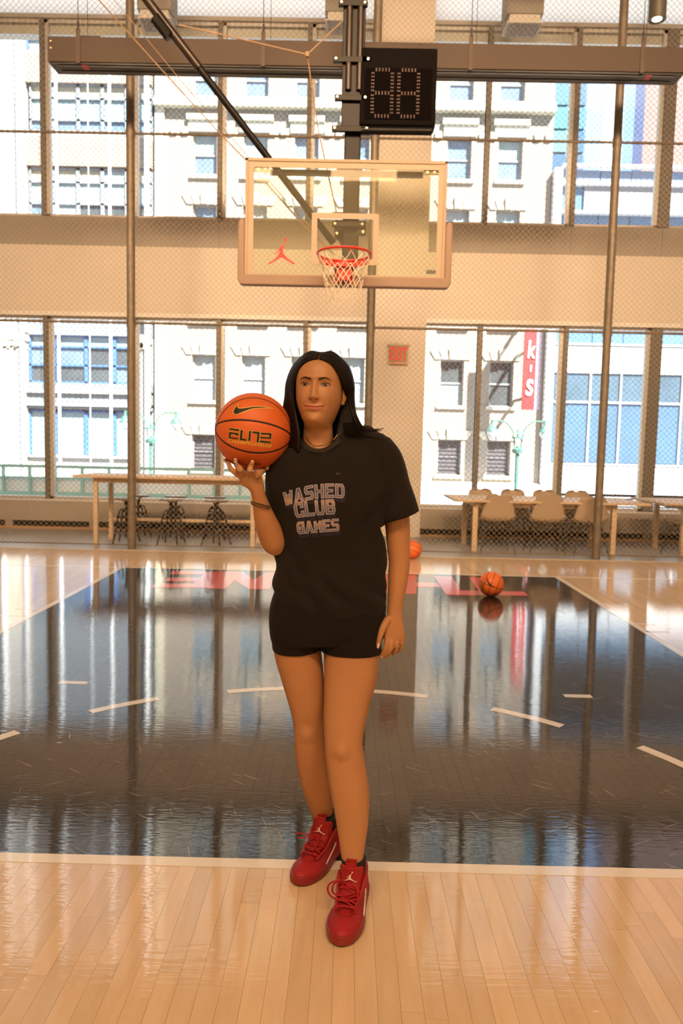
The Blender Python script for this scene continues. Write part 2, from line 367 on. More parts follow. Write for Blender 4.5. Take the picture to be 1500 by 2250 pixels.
# heater cover under the windows, two runs
hx = [(-9, .39), (1.24, 9)]
for k, (a, e) in enumerate(hx):
    t = thing('heater_cover', ['long tan grey heater cover left of the column, under the window sill', 'long tan grey heater cover right of the column, behind the low table'][k], 'heater', (0, 0, 0), 'heater covers under the windows')
    boxo('cover_top', mat('cover_top_white', (.72, .72, .70), .45), t, a, 9.24, .445, e, 9.375, .465)
    n = max(1, round((e-a)/1.37)); w = (e-a)/n
    for i in range(n):
        boxo('cover_panel', coverm, t, a+i*w+.003, 9.25, .13, a+(i+1)*w-.003, 9.27, .445)
        boxo('foot', coverm, t, a+i*w+w*.72, 9.28, 0, a+i*w+w*.72+.12, 9.37, .13)
    boxo('gap_shade_strip', dark, t, a, 9.30, .035, e, 9.32, .13)  # near-black strip stands in for the shade below the panels
    boxo('base_strip', mat('base_wood', (.5, .32, .17), .5), t, a, 9.27, .0, e, 9.31, .035)

# ================================================================ FENCE
fence = thing('chain_link_fence', 'floor to ceiling chain link fence between the court and the windows', 'fence')
FY = 7.25
def fence_mesh():
    a = .0362; r = .0029; x0, nx = -5.6, 312; nz = 208
    k = np.arange(nx)[:, None]; j = np.arange(nz+1)[None, :]
    xx = x0+(k+((j+k) % 2))*a; zz = .02+j*a+0*k; yy = FY+np.where((j % 2) == 0, .0015, -.0015)+0*k
    P = np.stack([xx, yy, zz], -1)            # nx, nz+1, 3
    ang_ = np.array([math.pi/2, math.pi*7/6, math.pi*11/6])
    ring = np.stack([np.cos(ang_)*r*1.2, np.sin(ang_)*r, 0*ang_], -1)
    V = (P[:, :, None, :]+ring[None, None]).reshape(-1, 3)
    idx = (np.arange(nx)[:, None]*(nz+1)+np.arange(nz)[None, :]).reshape(-1)
    F = []
    for q in range(3):
        q2 = (q+1) % 3; F.append(np.stack([idx*3+q, idx*3+q2, (idx+1)*3+q2, (idx+1)*3+q], -1))
    F = np.concatenate(F).astype(np.int32)
    me = bpy.data.meshes.new('wire_mesh'); me.vertices.add(len(V)); me.vertices.foreach_set('co', V.astype(np.float32).ravel())
    me.loops.add(F.size); me.loops.foreach_set('vertex_index', F.ravel()); me.polygons.add(len(F))
    me.polygons.foreach_set('loop_start', np.arange(0, F.size, 4, dtype=np.int32)); me.update(calc_edges=True)
    me.materials.append(wirem); o = bpy.data.objects.new('wire_mesh', me); COL.objects.link(o); o.parent = fence; o['kind'] = 'stuff'
fence_mesh()
for x in (-5.75, -2.74, .325, 3.345):
    mb = MB(); mb.cyl((x, FY, 0), .052, 7.55, 16); mb.cyl((x, FY, 2.86), .058, .1, 16); mb.cyl((x, FY, 5.2), .058, .1, 16); mb.build('post', galv, fence, smooth=True)
for z in (2.916, 5.246, 7.50, .05):
    mb = MB(); mb.tube([(-5.9, FY, z), (5.9, FY, z)], .016 if z > .1 else .008, 8)
    mb.build('rail', galv, fence, smooth=True)
for z in (2.916, 5.246):
    mb = MB()
    for i in range(150):
        x = -5.6+i*.0724+.018; mb.tube([(x+.012*math.sin(q), FY+.021*math.sin(q*1), z+.021*math.cos(q)) for q in (0, 1.3, 2.6, 3.9, 5.2)], .0035, 4, closed=True)
    tag(mb.build('wire_ties', galv, fence), kind='stuff')

# ================================================================ HOOP
hoop = thing('basketball_hoop', 'ceiling hung basketball hoop with glass backboard on a black mast', 'hoop', (0, 4.57, 2.9))
HL = Vector((0, 4.57, 2.9))
def hb(mb, name, m, parent=hoop, **k):
    mb.v = [tuple(Vector(p)-HL) for p in mb.v]; return mb.build(name, m, parent, **k)
XB0, XB1, ZB0, ZB1 = -.914, .914, 2.90, 3.975; BY = 4.57
mb = MB(); mb.box(XB0+.02, BY, ZB0+.02, XB1-.02, BY+.012, ZB1-.02); board = hb(mb, 'backboard_glass', boardglass)
mb = MB()
for a in ((XB0, BY-.012, ZB0, XB0+.028, BY+.05, ZB1), (XB1-.028, BY-.012, ZB0, XB1, BY+.05, ZB1), (XB0, BY-.012, ZB1-.028, XB1, BY+.05, ZB1), (XB0, BY-.012, ZB0, XB1, BY+.05, ZB0+.028)): mb.box(*a)
hb(mb, 'frame', framew, bevel=.004)
mb = MB(); bw = .05
mb.box(XB0+.028, BY-.003, ZB0+.028, XB0+.028+bw, BY-.0005, ZB1-.028); mb.box(XB1-.028-bw, BY-.003, ZB0+.028, XB1-.028, BY-.0005, ZB1-.028)
mb.box(XB0+.028+bw, BY-.003, ZB1-.028-bw, XB1-.028-bw, BY-.0005, ZB1-.028); mb.box(XB0+.028+bw, BY-.003, ZB0+.028, XB1-.028-bw, BY-.0005, ZB0+.028+bw*.6)
hb(mb, 'painted_border', mat('board_white', (.44, .36, .28), .6, spec=.2))
mb = MB(); sx, z0, z1, lw = .305, 3.048, 3.505, .05
for a in ((-sx, BY-.003, z0, -sx+lw, BY-.0005, z1), (sx-lw, BY-.003, z0, sx, BY-.0005, z1), (-sx+lw, BY-.003, z1-lw, sx-lw, BY-.0005, z1), (-sx+lw, BY-.003, z0, sx-lw, BY-.0005, z0+lw)): mb.box(*a)
hb(mb, 'target_square', MT['board_white'])
# U shaped padding
mb = MB(); t_ = .062
pad = [(XB0-t_, 3.40), (XB0-t_*.85, 3.43), (XB0-.02, 3.44), (XB0+.0, 3.41), (XB0+.0, 2.945), (XB1, 2.945), (XB1, 3.41), (XB1+.02, 3.44), (XB1+t_*.85, 3.43), (XB1+t_, 3.40), (XB1+t_, 2.90), (XB1+t_*.7, 2.86), (XB1+.02, 2.85), (XB0-.02, 2.85), (XB0-t_*.7, 2.86), (XB0-t_, 2.90)]
mb.prism(pad, BY-.022, BY+.06); hb(mb, 'edge_padding', padm, bevel=.012)
# mast, clamps, cross bar, brackets
mb = MB(); mb.box(-.025, 4.66, 3.06, .125, 4.80, 8.6); hb(mb, 'mast', blackm, bevel=.012)
mb = MB(); mb.box(-.012-.045, 4.635, 4.25, .145, 4.66, 8.6); hb(mb, 'mast_plate', blackm, bevel=.006); mb = MB(); mb.cyl((.0, 4.63, 4.6), .03, 4.0, 12); mb.cyl((.10, 4.63, 4.6), .03, 4.0, 12); hb(mb, 'mast_sleeve', mat('bronze_black', (.022, .011, .007), .35, .15), bevel=.006)
def clamp(z, w=.16, h=.05):
    mb = MB(); mb.box(.03-w, 4.60, z-h/2, .03+w, 4.64, z+h/2)
    o = hb(mb, 'clamp', blackm, bevel=.004)
    for s_ in (-1, 1): mb = MB(); mb.cyl((.03+s_*(w-.025), 4.588, z), .011, .014, 8, 'y'); hb(mb, 'bolt', bolt, o)
for z, w in ((3.42, .15), (3.50, .15), (3.93, .12), (4.26, .17), (4.53, .15), (4.86, .17), (5.34, .13)): clamp(z, w)
mb = MB(); mb.box(-.70, 4.62, 3.855, .70, 4.66, 3.90); hb(mb, 'cross_bar', blackm)
for s_ in (-1, 1):
    mb = MB(); mb.box(s_*.70, 4.585, 3.865, s_*.845, 4.60, 3.905); hb(mb, 'corner_bracket', mat('bracket_olive', (.22, .17, .09), .5, .5))
    for x in (.735, .80): mb = MB(); mb.cyl((s_*x, 4.578, 3.885), .011, .01, 10, 'y'); hb(mb, 'corner_bolt', bolt)
mb = MB(); A0, A1 = at(733, 535, 4.74), at(300, -30, 4.35); D = (A1-A0)
mb.tube([A0, A0+D*.72], .032, 14); hb(mb, 'diagonal_brace', blackm, smooth=True)
mb = MB(); mb.tube([A0+D*.70, A0+D*1.9], .040, 14); hb(mb, 'brace_sleeve', mat('bronze_black', (), ), smooth=True)
mb = MB(); mb.tube([A0+D*.83+Vector((-.02, 0, -.03)), A0+D*.90+Vector((-.02, 0, -.03))], .055, 8); hb(mb, 'brace_coupling', blackm)
mb = MB(); mb.box(.115, 4.63, 3.33, .19, 4.66, 3.46); hb(mb, 'brace_plate', blackm)
mb = MB()
mb.box(-.10, 4.63, 3.29, -.02, 4.66, 3.46); mb.prism([(-.10, 3.34), (-.02, 3.22), (-.02, 3.40)], 4.63, 4.66)
o = hb(mb, 'brace_plate', blackm)
for x, z in ((-.075, 3.42), (-.075, 3.34), (.165, 3.42), (.165, 3.36)): mb = MB(); mb.cyl((x, 4.615, z), .012, .014, 8, 'y'); hb(mb, 'bolt', bolt, o)
# rim
RY = BY-.378; RZ = 3.048
mb = MB(); mb.tube([(.232*math.cos(a), RY+.232*math.sin(a), RZ) for a in np.linspace(0, 2*math.pi, 48, endpoint=False)], .010, 10, closed=True)
hb(mb, 'rim', red, smooth=True)
mb = MB()
A = np.linspace(math.radians(25), math.radians(155), 15)
rg = [[(.240*math.cos(a), RY+.240*math.sin(a), RZ-.012), (.240*math.cos(a), RY+.240*math.sin(a), RZ-.055), (.232*math.cos(a), RY+.232*math.sin(a), RZ-.055), (.232*math.cos(a), RY+.232*math.sin(a), RZ-.012)] for a in A]
mb.rings(rg); mb.box(-.10, RY+.225, RZ-.05, .10, BY-.006, RZ-.004); mb.box(-.085, BY-.03, RZ-.17, .085, BY-.004, RZ+.0)
mb.prism([(-.07, RZ-.05), (.07, RZ-.05), (.05, RZ-.16), (-.05, RZ-.16)], RY+.26, BY-.01)
hb(mb, 'rim_mount', red, bevel=.003)
for k in range(12):
    mb = MB()
    a = k*math.pi/6+.26; mb.tube([(.232*math.cos(a+d), RY+.232*math.sin(a+d), RZ-zz) for d, zz in ((-.045, .008), (-.03, .024), (.03, .024), (.045, .008))], .003, 6)
    hb(mb, 'net_hook', red)
mb = MB(); rad = [.226, .205, .185, .168, .152, .146, .150]; zs = [-.02, -.095, -.165, -.235, -.30, -.355, -.40]
rd = random.Random(3)
node = {}
for lv in range(7):
    for k in range(12):
        a = (k+.5*(lv % 2))*math.pi/6+.26+rd.uniform(-.05, .05)*(lv > 0)
        node[lv, k] = (rad[lv]*math.cos(a), RY+rad[lv]*math.sin(a), RZ+zs[lv]+rd.uniform(-.012, .012)*(lv > 0))
for lv in range(6):
    for k in range(12):
        for d in (0, 1):
            k2 = (k+d-1) % 12 if lv % 2 == 0 else (k+d) % 12
            p, q = Vector(node[lv, k]), Vector(node[lv+1, k2]); mid = (p+q)/2; mid.x += rd.uniform(-.006, .006); mid.z -= .004
            mb.tube([p, mid, q], .0034, 5)
for lv in range(1, 7):
    for k in range(12): mb.tube([Vector(node[lv, k])+Vector((0, 0, .006)), Vector(node[lv, k])-Vector((0, 0, .006))], .0058, 5)
hb(mb, 'net', netm, smooth=True)
# leaping player emblem, as polygons in unit height
EMB = [[(.02, 0), (.02, .04), (.18, .14), (.36, .33), (.44, .38), (.43, .50), (.40, .60), (.35, .66), (.30, .60), (.25, .55), (.27, .52), (.33, .55), (.38, .56)],
       ]
JP = [(.02, .02), (.05, .00), (.10, .04), (.26, .13), (.42, .25), (.50, .28), (.62, .22), (.78, .12), (.88, .06), (.90, .02), (.94, .01), (1.0, .08), (.97, .09), (.86, .14), (.70, .27), (.60, .38), (.56, .42), (.55, .54), (.54, .62), (.58, .72), (.63, .86), (.655, .91), (.62, .92), (.59, .86), (.52, .69), (.50, .695), (.485, .715), (.44, .70), (.445, .645), (.42, .62), (.36, .52), (.28, .44), (.255, .385), (.275, .38), (.31, .425), (.38, .49), (.435, .54), (.43, .47), (.40, .40), (.34, .30), (.22, .18), (.10, .09), (.04, .07)]
def emblem(mb, fn, S_=1.0):
    """fn maps unit (u,v) to a world point; fan from a triangulated 2D polygon"""
    from mathutils.geometry import tessellate_polygon
    ring = [(.64+.055*math.cos(a), .955+.055*math.sin(a)) for a in np.linspace(0, 2*math.pi, 10, endpoint=False)]
    for poly in (JP, ring):
        tr = tessellate_polygon([[Vector((u, v, 0)) for u, v in poly]]); mb.add([fn(u, v) for u, v in poly], [tuple(t) for t in tr])
mb = MB(); e0 = at(588, 581, BY-.004); e1 = at(649, 524, BY-.004)
emblem(mb, lambda u, v: (e0.x+(e1.x-e0.x)*u, BY-.0015, e0.z+(e1.z-e0.z)*v)); hb(mb, 'emblem', redem)
mb = MB(); q = at(937, 602, BY); 
for i in range(5): mb.box(q.x+i*.017, BY-.002, q.z, q.x+i*.017+.011, BY-.0008, q.z+.035)
hb(mb, 'maker_plate', darkm)
# shot clock
c0, c1 = at(793, 103, 4.6), at(956, 277, 4.6)
clock = thing('shot_clock', 'black square shot clock with two unlit digits beside the hoop mast', 'shot clock', (c0.x, 4.6, c1.z))
def cb(mb, name, m, parent=clock, **k):
    mb.v = [tuple(Vector(p)-clock.location) for p in mb.v]; return mb.build(name, m, parent, **k)
mb = MB(); mb.box(c0.x, 4.60, c1.z, c1.x, 4.78, c0.z); cb(mb, 'housing', mat('clock_black', (.004, .003, .003), .7, spec=.05), bevel=.012)
mb = MB(); mb.box(c0.x+.04, 4.595, c1.z+.05, c1.x-.04, 4.60, c0.z-.18); cb(mb, 'display_face', mat('clock_face', (.004, .003, .003), .9, spec=.02))
segm = mat('led_off_glow', (.045, .006, .003), .5, emit=(1, .1, .02), es=.003)  # unlit segments, with a faint red glow added
for dx in (0, 1):
    mb = MB(); X0 = c0.x+.112+dx*.235; X1 = X0+.175; Z0 = c1.z+.075; Z1 = Z0+.40; Zm = (Z0+Z1)/2
    for (a, b_) in (((X0+.03, Z0), (X1-.03, Z0)), ((X0+.03, Zm), (X1-.03, Zm)), ((X0+.03, Z1), (X1-.03, Z1)), ((X0, Z0+.03), (X0, Zm-.02)), ((X0, Zm+.02), (X0, Z1-.03)), ((X1, Z0+.03), (X1, Zm-.02)), ((X1, Zm+.02), (X1, Z1-.03))):
        hor = abs(a[1]-b_[1]) < .01; n = 9 if hor else 11
        for i in range(n):
            for rw in (-1, 1):
                t = i/(n-1); x = a[0]+(b_[0]-a[0])*t; z = a[1]+(b_[1]-a[1])*t; o_ = .008*rw
                if hor: z += o_
                else: x += o_
                if (i+rw) % 2: mb.box(x-.0055, 4.590, z-.0055, x+.0055, 4.5955, z+.0055)
    cb(mb, 'digit', segm)
mb = MB(); mb.tube([at(793, 287, 4.62), at(948, 289, 4.62)], .034, 14); cb(mb, 'light_bar', blackm, smooth=True)
mb = MB(); mb.box(-.05+.03, 4.64, 4.83, c0.x+.05, 4.70, 4.87); cb(mb, 'mounting_arm', blackm); mb = MB(); mb.box(.03, 4.64, 4.24, c0.x+.1, 4.70, 4.28); cb(mb, 'mounting_arm', blackm)

# ================================================================ BEAM HOUSING
N0 = at(104, 79, 6.2); N1 = at(104, 137, 6.2); BX0, BX1 = N0.x, 3.70; BZ0, BZ1 = N1.z, N0.z
beam = thing('hanging_divider_housing', 'long bronze box housing hung level on cables behind the hoop', 'housing', (0, 6.2, BZ0))
def bb_(mb, name, m, parent=beam, **k):
    mb.v = [tuple(Vector(p)-beam.location) for p in mb.v]; return mb.build(name, m, parent, **k)
ys = (6.2, 6.46)
mb = MB(); mb.box(BX0, 6.2, BZ0+.012, BX1, 6.46, BZ1); bb_(mb, 'box_section', brownbox, bevel=.004)
mb = MB(); mb.box(BX0+.02, 6.215, BZ0-.005, BX1-.02, 6.45, BZ0+.012); bb_(mb, 'underside', mat('underside_black', (.01, .01, .012), .3))
mb = MB(); mb.box(BX0+.10, 6.24, BZ0-.014, BX1-.10, 6.255, BZ0-.005); mb.box(BX0+.10, 6.36, BZ0-.014, BX1-.10, 6.37, BZ0-.005); bb_(mb, 'slot_rail', mat('slot_metal', (.15, .17, .2), .3, .8))
for px in (172, 578, 1034, 1411):
    p = at(px, 120, 6.2); mb = MB(); mb.box(p.x-.022, 6.19, BZ0-.003, p.x+.022, 6.2, BZ1+.075); mb.tube([(p.x-.015*math.cos(a), 6.195, BZ1+.07+.02*math.sin(a)) for a in np.linspace(0, 6.28, 10)], .008, 6); bb_(mb, 'hanger_strap', mat('strap_brown', (.06, .035, .02), .5))
    mb = MB(); mb.tube([(p.x, 6.2, BZ1+.08), (p.x, 6.2, 8.6)], .004, 5); mb.tube([(p.x, 6.2, BZ1+.1), (p.x, 6.2, BZ1+.16)], .011, 6)
    mb.tube([(p.x+.07, 6.3, BZ1), (p.x+.07, 6.3, 8.6)], .003, 5); bb_(mb, 'hanging_cable', darkm)
for px, py in ((186, 145), (1424, 173)):
    p = at(px, py, 6.25); mb = MB(); mb.box(p.x-.035, 6.23, BZ0-.012, p.x+.035, 6.33, BZ0-.006); tag(bb_(mb, 'warning_sticker', mat('sticker_red', (.65, .08, .10), .5)), 'small red sticker')
mb = MB(); q = at(178, 74, 6.3); mb.box(q.x, 6.28, BZ1, q.x+.22, 6.40, BZ1+.055); bb_(mb, 'motor_box', brownbox)
for k in range(2): mb = MB(); mb.cyl((BX0+.04, 6.188, BZ0+.15+.07*k), .011, .014, 8, 'y'); bb_(mb, 'bolt', bolt)
# ropes of the hoop winch
def rope(name, label, pts, r=.006, m='rope'):
    mb = MB(); P = [at(*p) for p in pts]; mb.tube(P, r, 6)
    tag(mb.build(name, mat('rope_tan', (.35, .24, .15), .8), None, smooth=True), label, 'rope', 'ropes and cables of the hoop'); 
rope('winch_cable', 'taut dark winch cable slanting down left of the hoop mast behind the brace', [(190, -30, 4.9), (382, 183, 4.95), (480, 290, 4.97), (540, 352, 5.0), (672, 500, 5.05), (735, 560, 5.08)], .0065)
rope('thin_cable', 'thinner slack cable running just above the taut winch cable', [(225, -30, 5.1), (330, 95, 5.1), (400, 180, 5.1), (550, 350, 5.1), (720, 545, 5.1)], .0035)
mb = MB(); K = at(675, 120, 4.5)
for P in ([at(393, 55, 4.5), at(470, 72, 4.5), K], [K, at(750, 48, 4.6)], [K, at(683, 180, 4.6), at(700, 290, 4.7), at(742, 480, 4.75)]): mb.tube(P, .006, 6)
mb.tube([K+Vector((0, 0, .02)), K-Vector((0, 0, .02))], .018, 8)
tag(mb.build('tie_rope', mat('rope_tan', ()), None, smooth=True), 'pale rope knotted in a y shape between brace and mast', 'rope', 'ropes and cables of the hoop')
# ceiling vents and lamps
for px, w, lb in ((338, 74, 'grey ceiling unit with louvred grille above the left end of the bronze housing'), (752, 76, 'grey ceiling unit with louvred grille behind the hoop mast'), (1154, 80, 'grey ceiling unit with louvred grille right of the column')):
    a = at(px-w/2, 18+px*.012, 8.2); c = at(px+w/2, 18+px*.012, 8.2)
    t = thing('ceiling_vent', lb, 'vent', ((a.x+c.x)/2, 8.2, a.z), 'ceiling vents over the windows'); h = (c.x-a.x)/2
    boxo('vent_box', mat('vent_grey', (.30, .30, .28), .6), t, -h, 0, .02, h, .4, 8.6-a.z)
    boxo('vent_frame', ceilm, t, -h, -.0, -.10, h, .36, -.085)
    boxo('vent_neck', ceilm, t, -h*.85, .02, -.085, h*.85, .34, .02)
    mb = MB()
    for i in range(14):
        x = -h*.8+i*h*1.6/13; mb.box(x-.004, .02, -.112, x+.004, .33, -.100)
    mb.build('louvre', mat('louvre_dark', (.10, .10, .09), .6), t)
lampm = mat('lamp_housing', (.16, .15, .13), .4, .5)
glow = mat('lamp_glow', (1, .9, .7), .5, emit=(1, .82, .55), es=14)
p = at(1443, 42, 6.9)
t = thing('ceiling_spotlight', 'grey cylinder ceiling spotlight, lit, at the top right', 'spotlight', p)
mb = MB(); mb.cyl((0, 0, 0), .10, 8.6-p.z, 24); mb.build('lamp_body', lampm, t, smooth=True)
mb = MB(); mb.tube([(.095*math.cos(a), .095*math.sin(a), -.004) for a in np.linspace(0, 2*math.pi, 24, endpoint=False)], .009, 8, closed=True); mb.build('lamp_rim', lampm, t, smooth=True)
mb = MB(); mb.cyl((0, 0, -.003), .055, .003, 20); mb.build('lamp_lens', glow, t)

# exit sign
p = at(874, 780, 9.2)
t = thing('exit_sign', 'small red lettered exit sign mounted on the tan column', 'sign', p)
boxo('mount_plate', mat('sign_plate', (.62, .50, .38), .6), t, -.17, -.05, .14, .17, .02, .165); boxo('mount_block', MT['sign_plate'], t, -.08, -.05, .165, .02, .02, .18)
boxo('sign_panel', glass('acrylic', (.95, .85, .75), .6, .35, (.8, .65, .5)), t, -.145, -.045, -.12, .145, -.035, .14)
boxo('sign_edge', mat('edge_red', (.9, .35, .25), .5, emit=(1, .3, .2), es=.05), t, -.145, -.047, -.135, .145, -.033, -.12)
def text_mesh(txt, size, fn, name, m, parent, extrude=.0, sx=1.0, shear=0, bold=0, spacing=1.0):
    cu = bpy.data.curves.new(name, 'FONT'); cu.body = txt; cu.size = size; cu.align_x = 'CENTER'; cu.align_y = 'CENTER'; cu.extrude = extrude; cu.shear = shear; cu.offset = bold; cu.space_character = spacing
    o = bpy.data.objects.new(name, cu); COL.objects.link(o); dg = bpy.context.evaluated_depsgraph_get(); dg.update()
    me = bpy.data.meshes.new_from_object(o.evaluated_get(dg)); bpy.data.objects.remove(o)
    for v in me.vertices: v.co = fn(v.co.x*sx, v.co.y, v.co.z)
    me.materials.clear(); me.materials.append(m); o = bpy.data.objects.new(name, me); COL.objects.link(o)
    if parent: o.parent = parent
    return o
text_mesh('EXIT', .27, lambda x, y, z: Vector((x, -.05-z, y)), 'lettering', mat('exit_red', (.8, .02, .02), .5, emit=(1, .04, .03), es=.12), t, .004, .46, 0, .006, 1.1)
# ================================================================ STREET OUTSIDE
GZ = -5.0
struct(boxo('street', mat('asphalt', (.42, .42, .42), .9), None, -60, 9.95, GZ-.2, 60, 60, GZ))
def wall_grid(mb, x0, x1, z0, z1, y, th, cols, rows):
    """solid wall with openings: cols [(xa,xb)], rows [(za,zb)]"""
    xs = [x0]+[v for c in cols for v in c]+[x1]
    for i in range(0, len(xs), 2): mb.box(xs[i], y, z0, xs[i+1], y+th, z1)
    zs = [z0]+[v for r in rows for v in r]+[z1]
    for xa, xb in cols:
        for i in range(0, len(zs), 2): mb.box(xa, y, zs[i], xb, y+th, zs[i+1])
stone = mat('beige_stone', (.30, .255, .21), .9, noise=.12, nscale=1.2)
stone2 = mat('pale_trim_stone', (0.576, 0.533, 0.418), .9, noise=.05)
glassf = mat('far_glass_blue', (0.14, 0.21, 0.294), .12, coat=.5, noise=.5, nscale=.9)  # blue-grey base colour carries the reflected sky
glassd = mat('far_glass_dark', (0.06, 0.072, 0.078), .15, coat=.5, noise=.5, nscale=1.2)
glassp = mat('far_glass_pale', (0.252, 0.336, 0.348), .3, coat=.3, noise=.2, nscale=.8)
sash = mat('sash_grey', (.30, .32, .33), .6)
shade = mat('window_shade', (0.3, 0.348, 0.36), .8)
grille = mat('dark_grille', (.13, .12, .13), .7)
# --- B: beige stone building in the middle
YB = 27.0
def wx(px, py=480, Y=YB): return at(px, py, Y).x
def wz(py, px=450, Y=YB): return at(px, py, Y).z
colx = []
base = wx(450, 340); sp = (wx(1121, 340)-wx(450, 340))/6; hw = .46
for k in range(7): colx.append((base+k*sp-hw, base+k*sp+hw))
rows = [(wz(1032), wz(955)), (wz(880), wz(780)), (wz(708), wz(613)), (wz(548), wz(450)), (wz(385), wz(291)), (wz(218), wz(122)), (wz(45), wz(-60))]
bx0, bx1 = wx(342, 480), wx(1213, 350)
build_b = thing('stone_building', 'beige stone building with sash windows across the street, in the middle', 'building', (0, YB, GZ))
def ob(mb, name, m, parent, **k):
    L0 = Vector(parent.location); mb.v = [tuple(Vector(p)-L0) for p in mb.v]; return mb.build(name, m, parent, **k)
mb = MB(); wall_grid(mb, bx0, bx1, GZ, 22, YB, .35, colx, rows); ob(mb, 'wall', stone, build_b)
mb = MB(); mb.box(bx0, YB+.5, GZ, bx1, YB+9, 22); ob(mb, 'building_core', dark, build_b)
lite = [[glassd, glassd, glassp, glassp], ]
for ci, (xa, xb) in enumerate(colx):
    for ri, (za, zb) in enumerate(rows):
        if ci == 4: continue
        mb = MB(); f = .045; y0, y1 = YB+.20, YB+.27
        mb.box(xa, y0, za, xa+f, y1, zb); mb.box(xb-f, y0, za, xb, y1, zb); mb.box(xa, y0, zb-f, xb, y1, zb); mb.box(xa, y0, za, xb, y1, za+f); mb.box(xa, y0-.01, (za+zb)/2-.03, xb, y1, (za+zb)/2+.03)
        w = ob(mb, 'window', sash, build_b); zm = (za+zb)/2
        up, lo = random.choice([(glassf, glassf), (glassp, glassf), (shade, glassf), (glassf, glassp)])
        if ri == 0: up = lo = grille
        if ri == 1: up, lo = (shade, shade) if ci < 4 else (glassd, shade if ci == 5 else glassd)
        mb = MB(); mb.box(xa+f, y1-.02, zm, xb-f, y1, zb-f); o = ob(mb, 'pane', up, build_b); o.parent = w; 
        mb = MB(); mb.box(xa+f, y1-.02, za+f, xb-f, y1, zm); o = ob(mb, 'pane', lo, build_b); o.parent = w
        if ri == 0:
            mb = MB()
            for q in range(9): z = za+(zb-za)*(q+.5)/9; mb.box(xa+f, y0-.02, z-.02, xb-f, y0, z+.02)
            o = ob(mb, 'louvre', mat('louvre_charcoal', (.045, .045, .05), .7), build_b); o.parent = w
        # sill, lintel and keystone blocks
        mb = MB(); mb.box(xa-.12, YB-.12, za-.13, xb+.12, YB+.02, za); ob(mb, 'sill', stone2, build_b)
        mb = MB()
        if ri in (4,):
            mb.box(xa-.22, YB-.18, zb+.42, xb+.22, YB, zb+.62); mb.box(xa-.16, YB-.08, zb+.02, xb+.16, YB, zb+.42)
        else:
            n = 5; w_ = (xb-xa+.5)/n
            for q in range(n):
                c = (xa+xb)/2+(q-(n-1)/2)*w_; sl_ = (q-(n-1)/2)*.09; h = .36 if q != 2 else .46; d = -.06 if q != 2 else -.12
                mb.prism([(c-w_*.40, zb+.02), (c+w_*.40, zb+.02), (c+w_*.46+sl_, zb+h), (c-w_*.46+sl_, zb+h)], YB+d, YB)
        ob(mb, 'keystones', stone2, build_b)
for py, d, h in ((233, .35, .22), (225, .22, .3), (52, .3, .3), (1052, .15, .2)):
    z = wz(py); mb = MB(); mb.box(bx0, YB-d, z-h/2, bx1, YB, z+h/2); ob(mb, 'cornice', stone2, build_b)
mb = MB()
z = wz(288)
for xx in np.arange(bx0+.3, bx1, .42):
    if not any(a-.2 < xx < b+.2 for a, b in colx): mb.box(xx-.12, YB-.12, z-.12, xx+.12, YB, z+.1)
ob(mb, 'dentil_blocks', stone2, build_b)
mb = MB(); mb.box(bx0, YB-.14, GZ, bx0+.35, YB, 22); ob(mb, 'corner_pier', stone2, build_b)
mb = MB(); mb.box(wx(925), YB-1.2, GZ, min(bx1, wx(1182, 1060)), YB, wz(1062, 1050)); ob(mb, 'shopfront_canopy', mat('canopy_white', (.8, .82, .85), .7), build_b)
# --- A: left building with wide window bands
YA = 26.6
build_a = thing('wide_window_building', 'pale building with wide window bands and blue framed lower windows, at the left', 'building', (-10, YA, GZ))
def ax(px, py=480): return at(px, py, YA).x
def az(py, px=170): return at(px, py, YA).z
blue = mat('blue_frame', (0.06, 0.15, 0.372), .5); bgrey = mat('bluegrey_panel', (0.18, 0.21, 0.235), .7); beige = mat('beige_panel', (0.25, 0.21, 0.18), .85)
pale = mat('limewashed_stone', (0.429, 0.416, 0.39), .9, noise=.1, nscale=2)
ax0, ax1 = ax(-420), bx0-.08
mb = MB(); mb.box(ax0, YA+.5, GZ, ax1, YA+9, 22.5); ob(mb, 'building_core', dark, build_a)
mb = MB(); mb.box(ax0, YA+.34, GZ, ax1, YA+.5, 22.5); ob(mb, 'backing_wall', bgrey, build_a)
def band(z0, z1, name, m, d=.0, x0=None, x1=None):
    mb = MB(); mb.box(ax0 if x0 is None else x0, YA-d, z0, ax1 if x1 is None else x1, YA+.5, z1); return ob(mb, name, m, build_a)
bands = [(az(365), az(300), beige), (az(182), az(118), beige), (az(737), az(475), bgrey), (az(900), az(842), bgrey), (az(1200), az(1006), pale), (az(118), az(112), pale), (az(300), az(288), pale), (az(48), az(20), beige), (az(-90), az(-230), beige)]
for z0, z1, m in bands: band(min(z0, z1), max(z0, z1), 'spandrel', m, .02)
for py in (862, 890, 1003): z = az(py); band(z-.05, z+.05, 'ledge', pale, .18)
